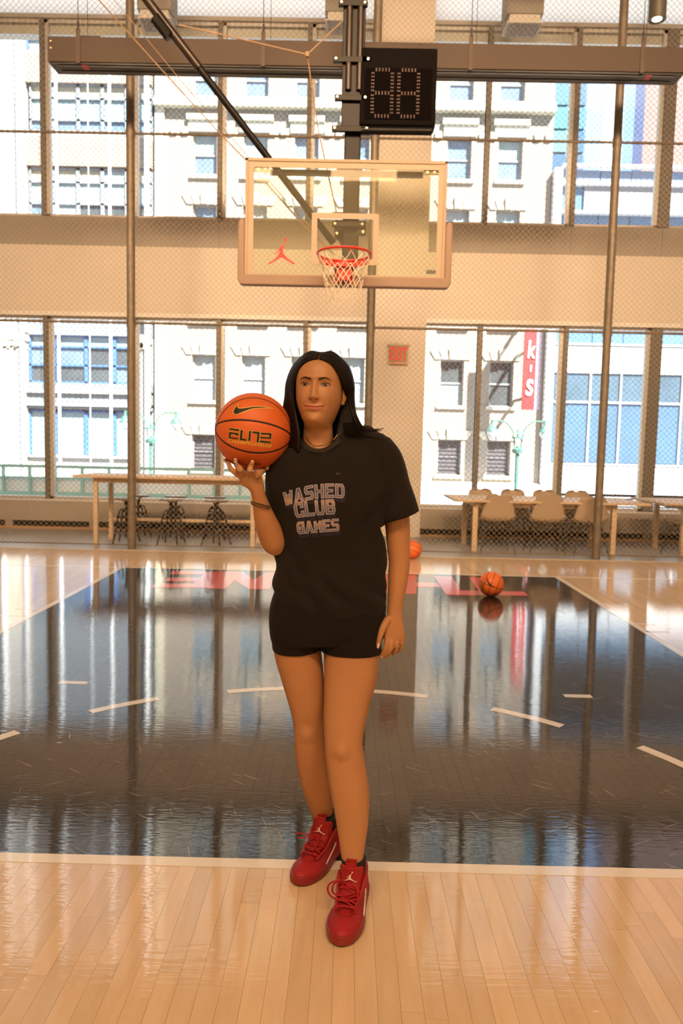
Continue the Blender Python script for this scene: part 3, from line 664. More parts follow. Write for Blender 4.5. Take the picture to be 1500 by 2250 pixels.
def winband(pt, pb, px0, px1, n, fm, gm, split=None, blinds=True):
    z0, z1 = az(pb), az(pt); X0, X1 = ax(px0, (pt+pb)/2), min(bx0-.1, ax(px1, (pt+pb)/2)); w = (X1-X0)/n
    for i in range(n):
        a, b = X0+i*w, X0+(i+1)*w; f = .07; mb = MB()
        mb.box(a, YA+.10, z0, a+f, YA+.25, z1); mb.box(b-f, YA+.10, z0, b, YA+.25, z1); mb.box(a, YA+.10, z1-f, b, YA+.25, z1); mb.box(a, YA+.10, z0, b, YA+.25, z0+f)
        cuts = [z0+f]+([z0+(z1-z0)*s for s in split] if split else [])+[z1-f]
        for c in cuts[1:-1]: mb.box(a, YA+.10, c-.035, b, YA+.25, c+.035)
        wn = ob(mb, 'window', fm, build_a)
        for k in range(len(cuts)-1):
            m = gm[k % len(gm)] if not (random.random() < .25) else random.choice([glassf, glassp])
            mb = MB(); mb.box(a+f, YA+.2, cuts[k], b-f, YA+.22, cuts[k+1]); o = ob(mb, 'pane', m, build_a); o.parent = wn
winband(182, 288, 62, 330, 5, bgrey, [glassf, glassp, mat('blind_cream', (0.372, 0.336, 0.252), .9)], (.25, .70)); winband(367, 480, 62, 330, 5, bgrey, [glassd, glassp, MT['blind_cream']], (.30, .72))
winband(52, 112, 55, 320, 4, blue, [glassf], (.5,)); winband(-90, 20, -215, 320, 8, bgrey, [glassf, glassp], (.3, .7))
winband(735, 842, 62, 312, 4, blue, [glassd, glassd, glassp], (.37, .75)); winband(902, 1003, 62, 312, 4, blue, [glassp])
winband(735, 842, -215, 14, 4, blue, [glassd, glassp], (.4,)); winband(902, 1003, -215, 14, 4, blue, [glassp])
winband(182, 288, -215, 0, 4, bgrey, [glassf, glassp], (.3, .7)); winband(367, 480, -215, 0, 4, bgrey, [glassf, glassp], (.3, .7))
for pa, pb_ in ((14, 60), (310, 336)):
    a, b = ax(pa, 850), min(bx0-.18, ax(pb_, 850)); mb = MB(); mb.box(a, YA-.35, GZ, b, YA+.3, az(735)); w = (b-a)
    for q in range(3): mb.box(a+w*(.12+.3*q), YA-.42, GZ, a+w*(.25+.3*q), YA-.35, az(765))
    ob(mb, 'pilaster', pale, build_a)
    mb = MB(); mb.box(a-.08, YA-.48, az(752), b+.08, YA+.3, az(738)); mb.box(a-.02, YA-.42, az(770), b+.02, YA+.3, az(752)); mb.cyl((a+.18, YA-.5, az(760)), .13, .2, 10, 'y'); mb.cyl((b-.18, YA-.5, az(760)), .13, .2, 10, 'y'); ob(mb, 'capital', stone2, build_a)
for px, w in ((25, .55), (50, .12), (2, .1)):
    a = ax(px, 300); mb = MB(); mb.box(a-w, YA-.3-w*.1, az(735), a+w, YA+.3-w*.1, 22.4-w); ob(mb, 'pilaster', pale, build_a)
for px in (8, 56, 330):
    a = ax(px, 480); mb = MB(); mb.tube([(a, YA-.5, GZ), (a, YA-.5, 21)], .09, 8); ob(mb, 'white_downpipe', mat('pipe_white', (.9, .9, .88), .5), build_a)
# --- C: glass building on the right
YC = 26.9
build_c = thing('glass_front_building', 'blue glass fronted building with white bands, at the right', 'building', (12, YC, GZ))
def cx(px, py=900): return at(px, py, YC).x
def cz(py, px=1340): return at(px, py, YC).z
bluegl = mat('bright_blue_glass', (0.099, 0.189, 0.297), .12, coat=.5, noise=.25, nscale=.5); whitep = mat('white_panel', (0.615, 0.63, 0.645), .6); deepb = mat('storefront_glass', (0.065, 0.11, 0.15), .12, coat=.6, noise=.6, nscale=.7)
cx0, cx1 = bx1+.32, cx(2000, 900)
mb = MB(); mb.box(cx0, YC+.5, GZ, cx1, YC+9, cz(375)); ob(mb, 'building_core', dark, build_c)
pw = cx(1293, 900)-cx(1226, 900)
def cband(pt, pb, name, m, d=0.0):
    k = 0; x = cx(1226, 900)-pw
    while x < cx1:
        a = max(x, cx0); mb = MB(); mb.box(a+.015, YC-d, cz(pb)+.01, min(x+pw, cx1)-.015, YC+.5, cz(pt)-.01); ob(mb, name, m, build_c); x += pw
cband(762, 817, 'white_panel', whitep, .03); cband(1024, 1086, 'white_panel', whitep, .03); cband(730, 756, 'blue_pane', bluegl); cband(700, 728, 'blue_pane', bluegl)
cband(886, 1018, 'storefront_pane', mat('storefront_pale', (.065, .125, .21), .15, coat=.6, noise=.35, nscale=.5)); cband(820, 884, 'storefront_pane', deepb)
for py in (758, 819, 885, 1021): mb = MB(); mb.box(cx0, YC-.08, cz(py)-.035, cx1, YC+.1, cz(py)+.035); ob(mb, 'white_rail', whitep, build_c)
x = cx(1226, 900)
while x < cx1: mb = MB(); mb.box(max(cx0, x-.03), YC-.07, cz(1021), x+.03, YC+.1, cz(819)); ob(mb, 'mullion', whitep, build_c); x += pw
mb = MB(); mb.box(cx0-.28, YC-.25, GZ, cx0+.02, YC+.3, cz(375)); ob(mb, 'edge_pier', whitep, build_c)
louvm = mat('louvre_pale', (0.372, 0.384, 0.408), .5, .3)
for (pa, pb_, n) in ((1090, 1130, 7), (412, 468, 16)):
    mb = MB()
    for q in range(n): z = cz(pb_)+(cz(pa)-cz(pb_))*(q+.5)/n; mb.box(cx0+.9 if pa < 500 else cx0, YC-.12, z-.02, cx1, YC+.1, z+.02)
    tag(ob(mb, 'louvres', louvm, build_c), kind='stuff')
mb = MB(); mb.box(cx0, YC+.12, cz(468), cx1, YC+.5, cz(412)); ob(mb, 'louvre_backing', mat('bg2', (0.225, 0.24, 0.27), .8), build_c)
cband(470, 505, 'blue_pane', bluegl); mb = MB(); mb.box(cx0, YC-.3, cz(474), cx1, YC, cz(469)); mb.box(cx0, YC-.3, cz(412), cx1, YC, cz(406)); mb.box(cx0, YC-.3, cz(372), cx1, YC, cz(367)); ob(mb, 'white_rail', whitep, build_c)
cband(374, 406, 'balustrade_pane', mat('balustrade_blue', (0.15, 0.21, 0.31), .3))
mb = MB(); mb.box(cx0, YC-.02, cz(470), cx0+.9, YC+.5, cz(412)); ob(mb, 'blue_end_panel', bluegl, build_c)
# towers far behind
def tower(name, label, Y, px0, px1, strips, top=40):
    t = thing(name, label, 'building', (at(px0, 300, Y).x, Y, GZ)); z0 = at(px0, 420, Y).z-4; z1 = at(px0, -140, Y).z
    n = len(strips); tot = sum(s[0] for s in strips); x = px0
    for w, m, rows_ in strips:
        xa, xb = at(x, 200, Y).x, at(x+(px1-px0)*w/tot, 200, Y).x; x += (px1-px0)*w/tot
        if rows_:
            h = (z1-z0)/rows_; cols = 2; ww = (xb-xa)/cols
            for r in range(rows_):
                for c in range(cols):
                    mb = MB(); mb.box(xa+c*ww+.05, Y, z0+r*h+.06, xa+(c+1)*ww-.05, Y+.4, z0+(r+1)*h-.06); ob(mb, 'glass_panel', random.choice(m), t)
            mb = MB(); mb.box(xa, Y+.1, GZ, xb, Y+3, z1); ob(mb, 'frame', mat('teal_frame', (0.15, 0.225, 0.25), .6), t)
        else: mb = MB(); mb.box(xa, Y, GZ, xb, Y+3, z1); ob(mb, 'facade_strip', m, t)
teal = [mat('teal_a', (0.06, 0.216, 0.252), .3), mat('teal_b', (0.1, 0.23, 0.25), .3), mat('teal_c', (0.03, 0.096, 0.192), .3), mat('teal_d', (0.048, 0.15, 0.228), .3)]
skyb = mat('sky_blue_panel', (0.121, 0.275, 0.468), .4); skyb2 = mat('bright_blue_panel', (0.05, 0.16, 0.39), .4)
tower('teal_glass_tower', 'teal glass tower panel grid behind the beige building, upper right', 38, 1214, 1290, [(1, teal, 14)])
tower('blue_striped_tower', 'blue and white striped tower right of the teal glass tower', 40, 1290, 1418, [(.45, skyb, 0), (.35, whitep, 0), (.15, skyb, 0), (.25, skyb2, 0), (.25, mat('navy_strip', (0.024, 0.048, 0.128), .3), 0)])
tower('pink_brick_tower', 'dusty pink brick tower at the far upper right', 42, 1418, 1800, [(1, mat('pink_brick', (0.22, 0.149, 0.138), .9, noise=.1, nscale=3), 0)])
# vertical banner sign
p0, p1 = at(1146, 900, 24.6), at(1173, 640, 24.6)
t = thing('vertical_banner_sign', 'tall red vertical sign with white letters beside the glass building', 'sign', (p0.x, 24.6, p0.z))
hgt = p1.z-p0.z; wd_ = at(1173, 900, 24.6).x-p0.x
boxo('sign_face', mat('sign_red', (0.434, 0.021, 0.025), .5), t, 0, 0, 0, wd_, .12, hgt); boxo('sign_side', mat('sign_side', (.10, .07, .12), .5), t, wd_+.06, 0, .0, wd_+.16, .5, hgt); boxo('sign_edge', whitep, t, wd_, 0, 0, wd_+.06, .5, hgt)
wh = mat('sign_white', (.9, .9, .9), .5)
for ch, py, sz in (('k', 770, .88), ("'", 824, .8), ('s', 846, 1.2), ('c', 690, 1.0)):
    z = at(1160, py, 24.6).z-p0.z
    text_mesh(ch, sz, lambda x, y, zz: Vector((wd_/2+x, -.03-zz, z+y)), 'letter', wh, t, .02, .62, .1, .012)
for q in (.4, hgt*.5, hgt-1): boxo('sign_bracket', alu, t, wd_*.4, .12, q, wd_*.4+.1, 2.35, q+.1)
# street lamps, twin arm
lampg = mat('lamp_green', (0.072, 0.189, 0.162), .5); bulb = mat('lamp_globe', (.85, .88, .86), .25)
def street_lamp(px, py_head, span, Y, label):
    c = at(px, py_head, Y); sx = (at(px+span/2, py_head, Y).x-c.x); t = thing('street_lamp', label, 'street lamp', (c.x, Y, GZ), 'twin arm street lamps'); zt = c.z-GZ; s = sx/.9
    mb = MB(); mb.tube([(0, 0, 0), (0, 0, zt-.75*s)], .07*s, 10); mb.tube([(0, 0, 0), (0, 0, .9)], .16, 10); mb.tube([(0, 0, zt-1.0*s), (0, 0, zt-.9*s), (0, 0, zt-.86*s), (0, 0, zt-.80*s)], [.16*s, .2*s, .2*s, .1*s], 12)
    mb.tube([(0, 0, zt-.50*s), (0, 0, zt-.44*s)], .22*s, 12); mb.tube([(0, 0, zt-.44*s), (0, 0, zt-.22*s), (0, 0, zt-.16*s)], [.06*s, .05*s, .01], 8); mb.build('lamp_post', lampg, t, smooth=True)
    for sg in (-1, 1):
        mb = MB(); P = [(sg*.12*s, 0, zt-.95*s), (sg*.13*s, 0, zt-.5*s), (sg*.25*s, 0, zt-.12*s), (sg*.48*s, 0, zt+.07*s), (sg*.70*s, 0, zt+.10*s), (sg*.9*s, 0, zt+.08*s)]
        mb.tube(cat(P, 4), .028*s, 6); mb.tube([(sg*.9*s, 0, zt+.14*s), (sg*.9*s, 0, zt-.05*s)], .05*s, 8); a = mb.build('lamp_arm', lampg, t, smooth=True)
        mb = MB(); mb.tube([(sg*.9*s, 0, zt-.03*s), (sg*.9*s, 0, zt-.10*s), (sg*.9*s, 0, zt-.22*s), (sg*.9*s, 0, zt-.26*s)], [.05*s, .10*s, .20*s, .21*s], 14); mb.build('lamp_hood', lampg, t, smooth=True)
        mb = MB(); mb.tube([(sg*.9*s, 0, zt-.24*s), (sg*.9*s, 0, zt-.36*s), (sg*.9*s, 0, zt-.48*s), (sg*.9*s, 0, zt-.56*s)], [.18*s, .17*s, .10*s, .01], 14); mb.build('lamp_globe', bulb, t, smooth=True)
street_lamp(1139, 932, 116, 18, 'green twin arm street lamp outside, in front of the beige and glass buildings')
street_lamp(331, 912, 112, 18, 'green twin arm street lamp outside, in front of the left building')
# cables and green railing just outside
for px0, px1, w, lb in ((123, 124, .030, 'bright white hanging cable outside, left of the first fence post pair'), (240, 242, .030, 'bright white hanging cable outside, close left of the first visible fence post'), (193, 196, .010, 'thin pale cable outside between the two bright white cables')):
    a = at(px0, 250, 21.0); mb = MB(); mb.tube([(a.x, 21.0, 20), (a.x, 21.0, GZ)], w*1.6, 6)
    tag(mb.build('outside_cable', mat('cable_white', (.92, .92, .92), .5), None), lb, 'cable', 'cables hanging outside the left windows')
rail = thing('terrace_railing', 'pale green metal railing with white panels outside the left windows', 'railing', (-4, 12.2, 0))
greenp = mat('railing_green', (.30, .58, .50), .5)
z0, z1 = at(250, 1093, 12.2).z, at(250, 1028, 12.2).z
def rb(mb, n, m, **k): return ob(mb, n, m, rail, **k)
for z, h in ((z1, .03), (z0, .09), (z0+(z1-z0)*.62, .018)): mb = MB(); mb.box(-9, 12.17, z-h, .9, 12.23, z+h); rb(mb, 'rail', greenp)
for px in (-60, 8, 66, 122, 181, 240, 300, 415, 470, 527, 585):
    x = at(px, 1060, 12.2).x; mb = MB(); mb.box(x-.022, 12.16, z0-.4, x+.022, 12.24, z1+.0); rb(mb, 'railing_post', greenp)
mb = MB(); mb.box(-9, 12.26, z0+.08, .9, 12.28, z0+(z1-z0)*.62); rb(mb, 'infill_panel', mat('panel_white', (.92, .92, .9), .7))
struct(boxo('terrace', mat('terrace_pale', (.6, .6, .58), .9), None, -9.5, 10.0, -.5, 1.2, 12.6, z0-.35))

# ================================================================ FURNITURE BEYOND THE FENCE
def leg_box(t, x, y, h, w=.05, m=paleoak): return boxo('leg', m, t, x-w/2, y-w/2, 0, x+w/2, y+w/2, h)
# high table, left
a, b2 = atz(208, 1200), atz(553, 1208); yf = 7.46; yb = 8.1
zt = at(380, 1050, yf-.1).z
X0, X1 = a.x, b2.x
t = thing('high_table', 'tall pale oak bar table beyond the fence at the left, over the black stools', 'table', (0, 0, 0))
xl = at(160, 1046, yf-.1).x
boxo('tabletop', paleoak, t, xl, yf-.12, zt-.02, X1+.30, yb+.12, zt+.012, bevel=.003)
boxo('apron', paleoak, t, X0-.02, yf-.02, zt-.085, X1+.03, yf+.01, zt-.02); boxo('apron', paleoak, t, X0-.02, yb-.01, zt-.085, X1+.03, yb+.02, zt-.02)
boxo('side_rail', paleoak, t, X0-.02, yf, zt-.085, X0+.02, yb, zt-.02); boxo('side_rail', paleoak, t, X1-.01, yf, zt-.085, X1+.03, yb, zt-.02)
for x in (X0, X1):
    for y in (yf, yb): leg_box(t, x, y, zt-.02, .055)
boxo('foot_rail', paleoak, t, X0, yb-.015, .28, X1, yb+.015, .32)
# low tables, right
def low_table(name, label, xa, xb, top_l, top_r, yf=7.62, yb=8.52, h=.73):
    t = thing(name, label, 'table', (0, 0, 0), 'low oak tables beyond the fence')
    boxo('tabletop', paleoak, t, top_l, yf-.13, h-.03, top_r, yb+.15, h, bevel=.003)
    for y in (yf, yb): boxo('apron', paleoak, t, xa-.02, y-.015, h-.10, xb+.02, y+.015, h-.03)
    for x in (xa, xb):
        boxo('side_rail', paleoak, t, x-.015, yf, h-.10, x+.015, yb, h-.03)
        for y in (yf, yb): leg_box(t, x, y, h-.03, .065)
    return t
zt2 = .70
xa, xb = atz(1041, 1214).x, atz(1343, 1220).x
low_table('low_table', 'low pale oak table beyond the fence at the right, with grey shell chairs around it', xa, xb, at(968, 1100, 8.2).x+.1, at(1432, 1118, 7.6).x-.05, h=.72)
low_table('low_table', 'low pale oak table cut off by the right edge of the picture', xb+.95, xb+2.9, xb+.62, xb+3.3, h=.735)
# stools
seatm = mat('stool_seat', (.30, .26, .21), .35, .3); stm = mat('stool_black', (.018, .016, .014), .5, .5)
def stool(loc, label):
    t = thing('industrial_stool', label, 'stool', loc, 'black swivel stools at the high table')
    mb = MB(); mb.tube([(0, 0, .60), (0, 0, .607), (0, 0, .625), (0, 0, .63)], [.15, .162, .162, .15], 24); mb.build('seat', seatm, t, smooth=True)
    mb = MB(); mb.tube([(0, 0, .30), (0, 0, .60)], .016, 8); mb.tube([(0, 0, .52), (0, 0, .60)], .028, 8); mb.tube([(0, 0, .44), (0, 0, .47)], .055, 10); mb.tube([(0, 0, .575), (0, 0, .6)], [.03, .09], 10); mb.build('screw_column', stm, t, smooth=True)
    for k in range(4):
        an = math.pi/4+k*math.pi/2; c, s = math.cos(an), math.sin(an)
        mb = MB(); P = [(.03*c, .03*s, .46), (.075*c, .075*s, .47), (.12*c, .12*s, .40), (.155*c, .155*s, .24), (.17*c, .17*s, .14), (.20*c, .20*s, .03), (.205*c, .205*s, 0)]
        mb.tube(cat(P, 4), .0115, 7); mb.build('leg', stm, t, smooth=True)
    mb = MB()
    for r, z in ((.125, .36), (.162, .22)): mb.tube([(r*math.cos(q), r*math.sin(q), z) for q in np.linspace(0, 2*math.pi, 16, endpoint=False)], .010, 6, closed=True)
    for k in range(4):
        an = math.pi/4+k*math.pi/2; mb.tube([(0, 0, .30), (.15*math.cos(an), .15*math.sin(an), .26)], .008, 6)
    mb.build('foot_ring', stm, t, smooth=True); 
    mb = MB()
    for k in range(4):
        an = math.pi/4+k*math.pi/2; mb.cyl((.165*math.cos(an)-.0, .165*math.sin(an), .215), .017, .02, 8)
    mb.build('foot_ring_clamp', alu, t, smooth=True); return t
st0 = None
for px, py, dx, row in ((278, 1197, 0, 0), (376, 1200, 0, 0), (475, 1203, 0, 0), (304, 1184, 0, 1), (386, 1185, 0, 1), (472, 1188, 0, 1)):
    p = atz(px, py); y = 7.78 if row == 0 else 8.42; x = at(px, py, y).x
    lb = ['leftmost black swivel stool at the front of the high table, behind the fence post', 'middle black swivel stool at the front of the high table', 'right black swivel stool at the front of the high table, nearest the raised arm',
          'black swivel stool behind the leftmost front stool', 'black swivel stool behind the middle front stool', 'black swivel stool behind the right front stool'][[278, 376, 475, 304, 386, 472].index(px)]
    if st0 is None: st0 = stool((x, y, 0), lb)
    else: dup(st0, (x, y, 0), lb, rot=.25*(px % 5)-.4)
# shell chairs
shellm = mat('shell_taupe', (.46, .37, .27), .55); chl = mat('chair_leg_black', (.02, .018, .016), .45, .4)
def chair(loc, rot, label):
    t = thing('shell_chair', label, 'chair', loc, 'grey shell chairs at the low table', rot=rot)
    # shell: grid u across, v from seat front to back top; faces -y (seat opens to -y)
    prof = [(-.235, .425, .17), (-.20, .445, .215), (-.10, .435, .235), (.0, .425, .24), (.10, .430, .24), (.17, .455, .235), (.205, .52, .225), (.225, .62, .20), (.24, .70, .185), (.255, .76, .165), (.262, .785, .12), (.265, .792, .05)]
    prof = cat(prof, 3); nu = 13; vs = []
    for (y, z, w) in prof:
        for k in range(nu):
            u = -1+2*k/(nu-1); up = .05*u**4*(1 if z < .5 else .3); fwd = -.05*abs(u)**2.5*(1 if z > .5 else .4)
            vs.append((w*u, y+fwd, z+up))
    n = len(prof); fs = [(i*nu+k, i*nu+k+1, (i+1)*nu+k+1, (i+1)*nu+k) for i in range(n-1) for k in range(nu-1)]
    mb = MB(); mb.add(vs, fs); o = mb.build('shell', shellm, t, smooth=True, fix=False); md = o.modifiers.new('thick', 'SOLIDIFY'); md.thickness = .009
    for sx in (-1, 1):
        for sy in (-1, 1):
            mb = MB(); mb.tube([(sx*.10, sy*.10, .425), (sx*.15, sy*.15, .40), (sx*.235, sy*.235, 0)], .0075, 7); mb.build('leg', chl, t, smooth=True)
    mb = MB()
    for s in (-1, 1): mb.tube([(s*.165, -.165, .345), (s*.165, .165, .345)], .006, 6)
    mb.tube([(-.15, -.15, .40), (.15, -.15, .40)], .006, 6); mb.tube([(-.15, .15, .40), (.15, .15, .40)], .006, 6); mb.build('leg_brace', chl, t, smooth=True); return t
near = [(1088, 'leftmost near side taupe shell chair, back to the camera'), (1197, 'middle near side taupe shell chair, back to the camera'), (1287, 'right near side taupe shell chair, partly behind the fence post')]
ch0 = None
for px, lb in near:
    x = at(px, 1150, 7.72).x; loc = (x, 7.72, 0)
    if ch0 is None: ch0 = chair(loc, math.pi, lb)
    else: dup(ch0, loc, lb, rot=math.pi+(.06 if px > 1250 else -.05))
for k, px in enumerate((1060, 1132, 1204, 1276)):
    x = at(px, 1120, 8.60).x; dup(ch0, (x, 8.62, 0), ['leftmost far side shell chair facing the fence across the low table', 'second far side shell chair from the left across the low table', 'third far side shell chair from the left across the low table', 'rightmost far side shell chair facing the fence across the low table'][k], rot=.0)
dup(ch0, (at(1512, 1150, 7.75).x, 7.75, 0), 'shell chair at the far right edge of the picture, mostly cut off', rot=math.pi+.3)

# ================================================================ BALLS
ballm = bpy.data.materials.new('ball_leather'); ballm.use_nodes = True
def _ball():
    nt = ballm.node_tree; b = nt.nodes['Principled BSDF']; L = nt.links.new; tc = nt.nodes.new('ShaderNodeTexCoord')
    v = nt.nodes.new('ShaderNodeTexVoronoi'); v.inputs['Scale'].default_value = 420; L(tc.outputs['Object'], v.inputs[0])
    bp = nt.nodes.new('ShaderNodeBump'); bp.inputs['Strength'].default_value = .35; bp.inputs['Distance'].default_value = .0008; L(v.outputs['Distance'], bp.inputs['Height']); L(bp.outputs[0], b.inputs['Normal'])
    b.inputs['Base Color'].default_value = (.72, .15, .03, 1); b.inputs['Roughness'].default_value = .5
_ball()
seamm = mat('seam_black', (.02, .012, .01), .6); gold = mat('print_gold', (.85, .55, .12), .4, .3); inkb = mat('print_black', (.02, .014, .012), .5)
def ball(name, label, c, r, seams, group='basketballs on the court floor'):
    t = thing(name, label, 'basketball', c, group)
    bm = bmesh.new(); bmesh.ops.create_icosphere(bm, subdivisions=6, radius=r)
    for v in bm.verts:
        n = v.co.normalized(); d = min(abs(n.dot(sn)-sc) for sn, sc, w in seams)
        if d < .034: v.co *= 1-.008*(1-d/.034)**.5
    me = bpy.data.meshes.new('cover'); bm.to_mesh(me); bm.free(); me.materials.append(ballm); me.shade_smooth()
    o = bpy.data.objects.new('cover', me); COL.objects.link(o); o.parent = t
    for sn, sc, w in seams:
        a = sn.orthogonal().normalized(); b_ = sn.cross(a); rr = math.sqrt(max(0, 1-sc*sc)); mb = MB(); N = 96; rings = []
        for k in range(N):
            q = 2*math.pi*k/N; d = (a*math.cos(q)+b_*math.sin(q))
            p = sn*sc+d*rr; tn = (sn-p*sc).normalized()
            rings.append([(p*(r-.0008)+tn*w), (p*(r+.0004)+tn*w*.5), (p*(r+.0004)-tn*w*.5), (p*(r-.0008)-tn*w), (p*(r-.003))])
        mb.rings(rings, cap=False, closed=True); mb.build('seam', seamm, t, smooth=True)
    return t
def sph(px, py, c, r):
    d = ray(px, py).normalized(); oc = C_-Vector(c); b_ = oc.dot(d); q = b_*b_-(oc.dot(oc)-r*r)
    q = max(q, 0); return ((C_+d*(-b_-math.sqrt(q)))-Vector(c)).normalized()
def plane3(a, b, c):
    n = (b-a).cross(c-a).normalized(); return n, n.dot(a)
BR = .1165
bc_dir = ray(557, 948.5); dd = BR*FPX/84.3
BC = C_+bc_dir*dd
sp3 = lambda *ps: plane3(*[sph(x, y, BC, BR) for x, y in ps])
s1 = sp3((480, 930), (545, 923.5), (637, 954)); s2 = sp3((477, 955), (560, 995), (630, 977)); s3 = sp3((490, 905), (555, 874), (632, 922))
seams = [(s1[0], s1[1], .0032), (s2[0], s2[1], .0032), (s3[0], s3[1], .0018)]
hb_ball = ball('held_basketball', 'orange basketball held up on the raised hand beside the head', BC, BR, seams, None)
def on_ball(px, py, off=.0008): return sph(px, py, BC, BR)*(BR+off)
def poly2d(mb, pts, fn):
    from mathutils.geometry import tessellate_polygon
    tr = tessellate_polygon([[Vector((u, v, 0)) for u, v in pts]]); mb.add([fn(u, v) for u, v in pts], [tuple(t) for t in tr])
# tick emblem: outline drawn as pixel points on the ball
def c2(x, y): return 450+x/6.52, 850+y/6.52
SW_ = [(500, 225), (478, 262), (474, 290), (492, 303), (530, 303), (600, 292), (700, 278), (800, 276), (900, 286), (1010, 318), (900, 312), (800, 310), (700, 318), (600, 348), (520, 382), (460, 402), (425, 400), (402, 378), (400, 350), (425, 300), (460, 255)]
SWi = [(486, 250), (466, 275), (464, 296), (482, 312), (530, 314), (600, 303), (700, 289), (800, 287), (925, 299), (800, 300), (700, 307), (600, 336), (520, 368), (462, 390), (432, 390), (413, 372), (412, 352), (434, 308), (462, 272)]
def dense(pts, k=2):
    out = []
    for i, p in enumerate(pts):
        q = pts[(i+1) % len(pts)]
        for j in range(k): out.append((p[0]+(q[0]-p[0])*j/k, p[1]+(q[1]-p[1])*j/k))
    return out
def strip_fill(mb, top, bot, fn, n=40, rows=5):
    def samp(P, t):
        L = [0]
        for a, b_ in zip(P[:-1], P[1:]): L.append(L[-1]+math.hypot(b_[0]-a[0], b_[1]-a[1]))
        s = t*L[-1]
        for i in range(len(P)-1):
            if s <= L[i+1]+1e-9: f = (s-L[i])/max(1e-9, L[i+1]-L[i]); return P[i][0]+(P[i+1][0]-P[i][0])*f, P[i][1]+(P[i+1][1]-P[i][1])*f
        return P[-1]
    vs = []
    for i in range(n+1):
        a, b_ = samp(top, i/n), samp(bot, i/n)
        for j in range(rows+1): u = j/rows; vs.append(fn(a[0]+(b_[0]-a[0])*u, a[1]+(b_[1]-a[1])*u))
    R1 = rows+1; mb.add(vs, [(i*R1+j, i*R1+j+1, (i+1)*R1+j+1, (i+1)*R1+j) for i in range(n) for j in range(rows)])
mb = MB(); strip_fill(mb, [SW_[i] for i in (0, 1, 2, 3, 4, 5, 6, 7, 8, 9)], [SW_[i] for i in (0, 20, 19, 18, 17, 16, 15, 14, 13, 12, 11, 10, 9)], lambda u, v: on_ball(*c2(u, v), .0006)); mb.build('tick_outline', gold, hb_ball, fix=False)
mb = MB(); strip_fill(mb, [SWi[i] for i in (0, 1, 2, 3, 4, 5, 6, 7, 8)], [SWi[i] for i in (0, 18, 17, 16, 15, 14, 13, 12, 11, 10, 9, 8)], lambda u, v: on_ball(*c2(u, v), .0010)); mb.build('tick_emblem', inkb, hb_ball, fix=False)
def bars(mb, quads, fn, grow=0, n=4):
    for q in quads:
        cxq = sum(p[0] for p in q)/4; cyq = sum(p[1] for p in q)/4; Q = [(p[0]+math.copysign(grow, p[0]-cxq), p[1]+math.copysign(grow, p[1]-cyq)) for p in q]
        vs = []
        for i in range(n+1):
            for j in range(n+1):
                u, v = i/n, j/n; a = [(1-u)*Q[0][k]+u*Q[1][k] for k in (0, 1)]; b_ = [(1-u)*Q[3][k]+u*Q[2][k] for k in (0, 1)]; vs.append(fn(a[0]*(1-v)+b_[0]*v, a[1]*(1-v)+b_[1]*v))
        mb.add(vs, [(i*(n+1)+j, i*(n+1)+j+1, (i+1)*(n+1)+j+1, (i+1)*(n+1)+j) for i in range(n) for j in range(n)])
EL = [[(354, 590), (494, 608), (492, 636), (352, 615)], [(350, 645), (488, 665), (487, 690), (348, 672)], [(348, 650), (378, 655), (374, 735), (345, 730)], [(345, 712), (480, 735), (478, 752), (344, 732)], [(440, 660), (488, 666), (486, 700), (438, 695)],
      [(512, 615), (545, 618), (535, 745), (500, 740)], [(500, 735), (602, 748), (600, 774), (499, 762)], [(632, 630), (664, 634), (652, 776), (620, 772)],
      [(676, 636), (784, 644), (782, 680), (674, 664)], [(752, 645), (784, 648), (770, 798), (738, 794)], [(798, 655), (952, 662), (950, 690), (797, 682)], [(922, 665), (953, 668), (948, 740), (918, 738)], [(790, 712), (948, 724), (947, 746), (789, 736)], [(786, 765), (945, 784), (942, 808), (785, 796)]]
mb = MB(); bars(mb, EL, lambda u, v: on_ball(*c2(u, v), .0006), 6); mb.build('word_outline', gold, hb_ball, fix=False)
mb = MB(); bars(mb, EL, lambda u, v: on_ball(*c2(u, v), .0010)); mb.build('word_lettering', inkb, hb_ball, fix=False)
def tf(x, y, z): # text plane to ball via pixels: CHAMPIONSHIP centred at crop (640,812) tilt ~7.5deg
    c, s = math.cos(.13), math.sin(.13); u = 640+(x*c+y*s)*1000; v = 814+(x*s-y*c)*1000; return on_ball(*c2(u, v), .0008)
text_mesh('CHAMPIONSHIP', .062, tf, 'small_lettering', gold, hb_ball, 0, 1.34, 0, .0022, 1.08)
mb = MB(); bars(mb, [[(520+w, 1098+dy), (520+w+l, 1099+dy), (520+w+l, 1107+dy), (520+w, 1106+dy)] for w, l, dy in ((0, 30, 0), (36, 22, 0), (64, 14, 0), (190, 26, 0), (222, 34, 0), (262, 30, 0), (40, 30, 18), (76, 20, 18))], lambda u, v: on_ball(*c2(u, v), .0008), n=1); mb.build('small_print', inkb, hb_ball, fix=False)
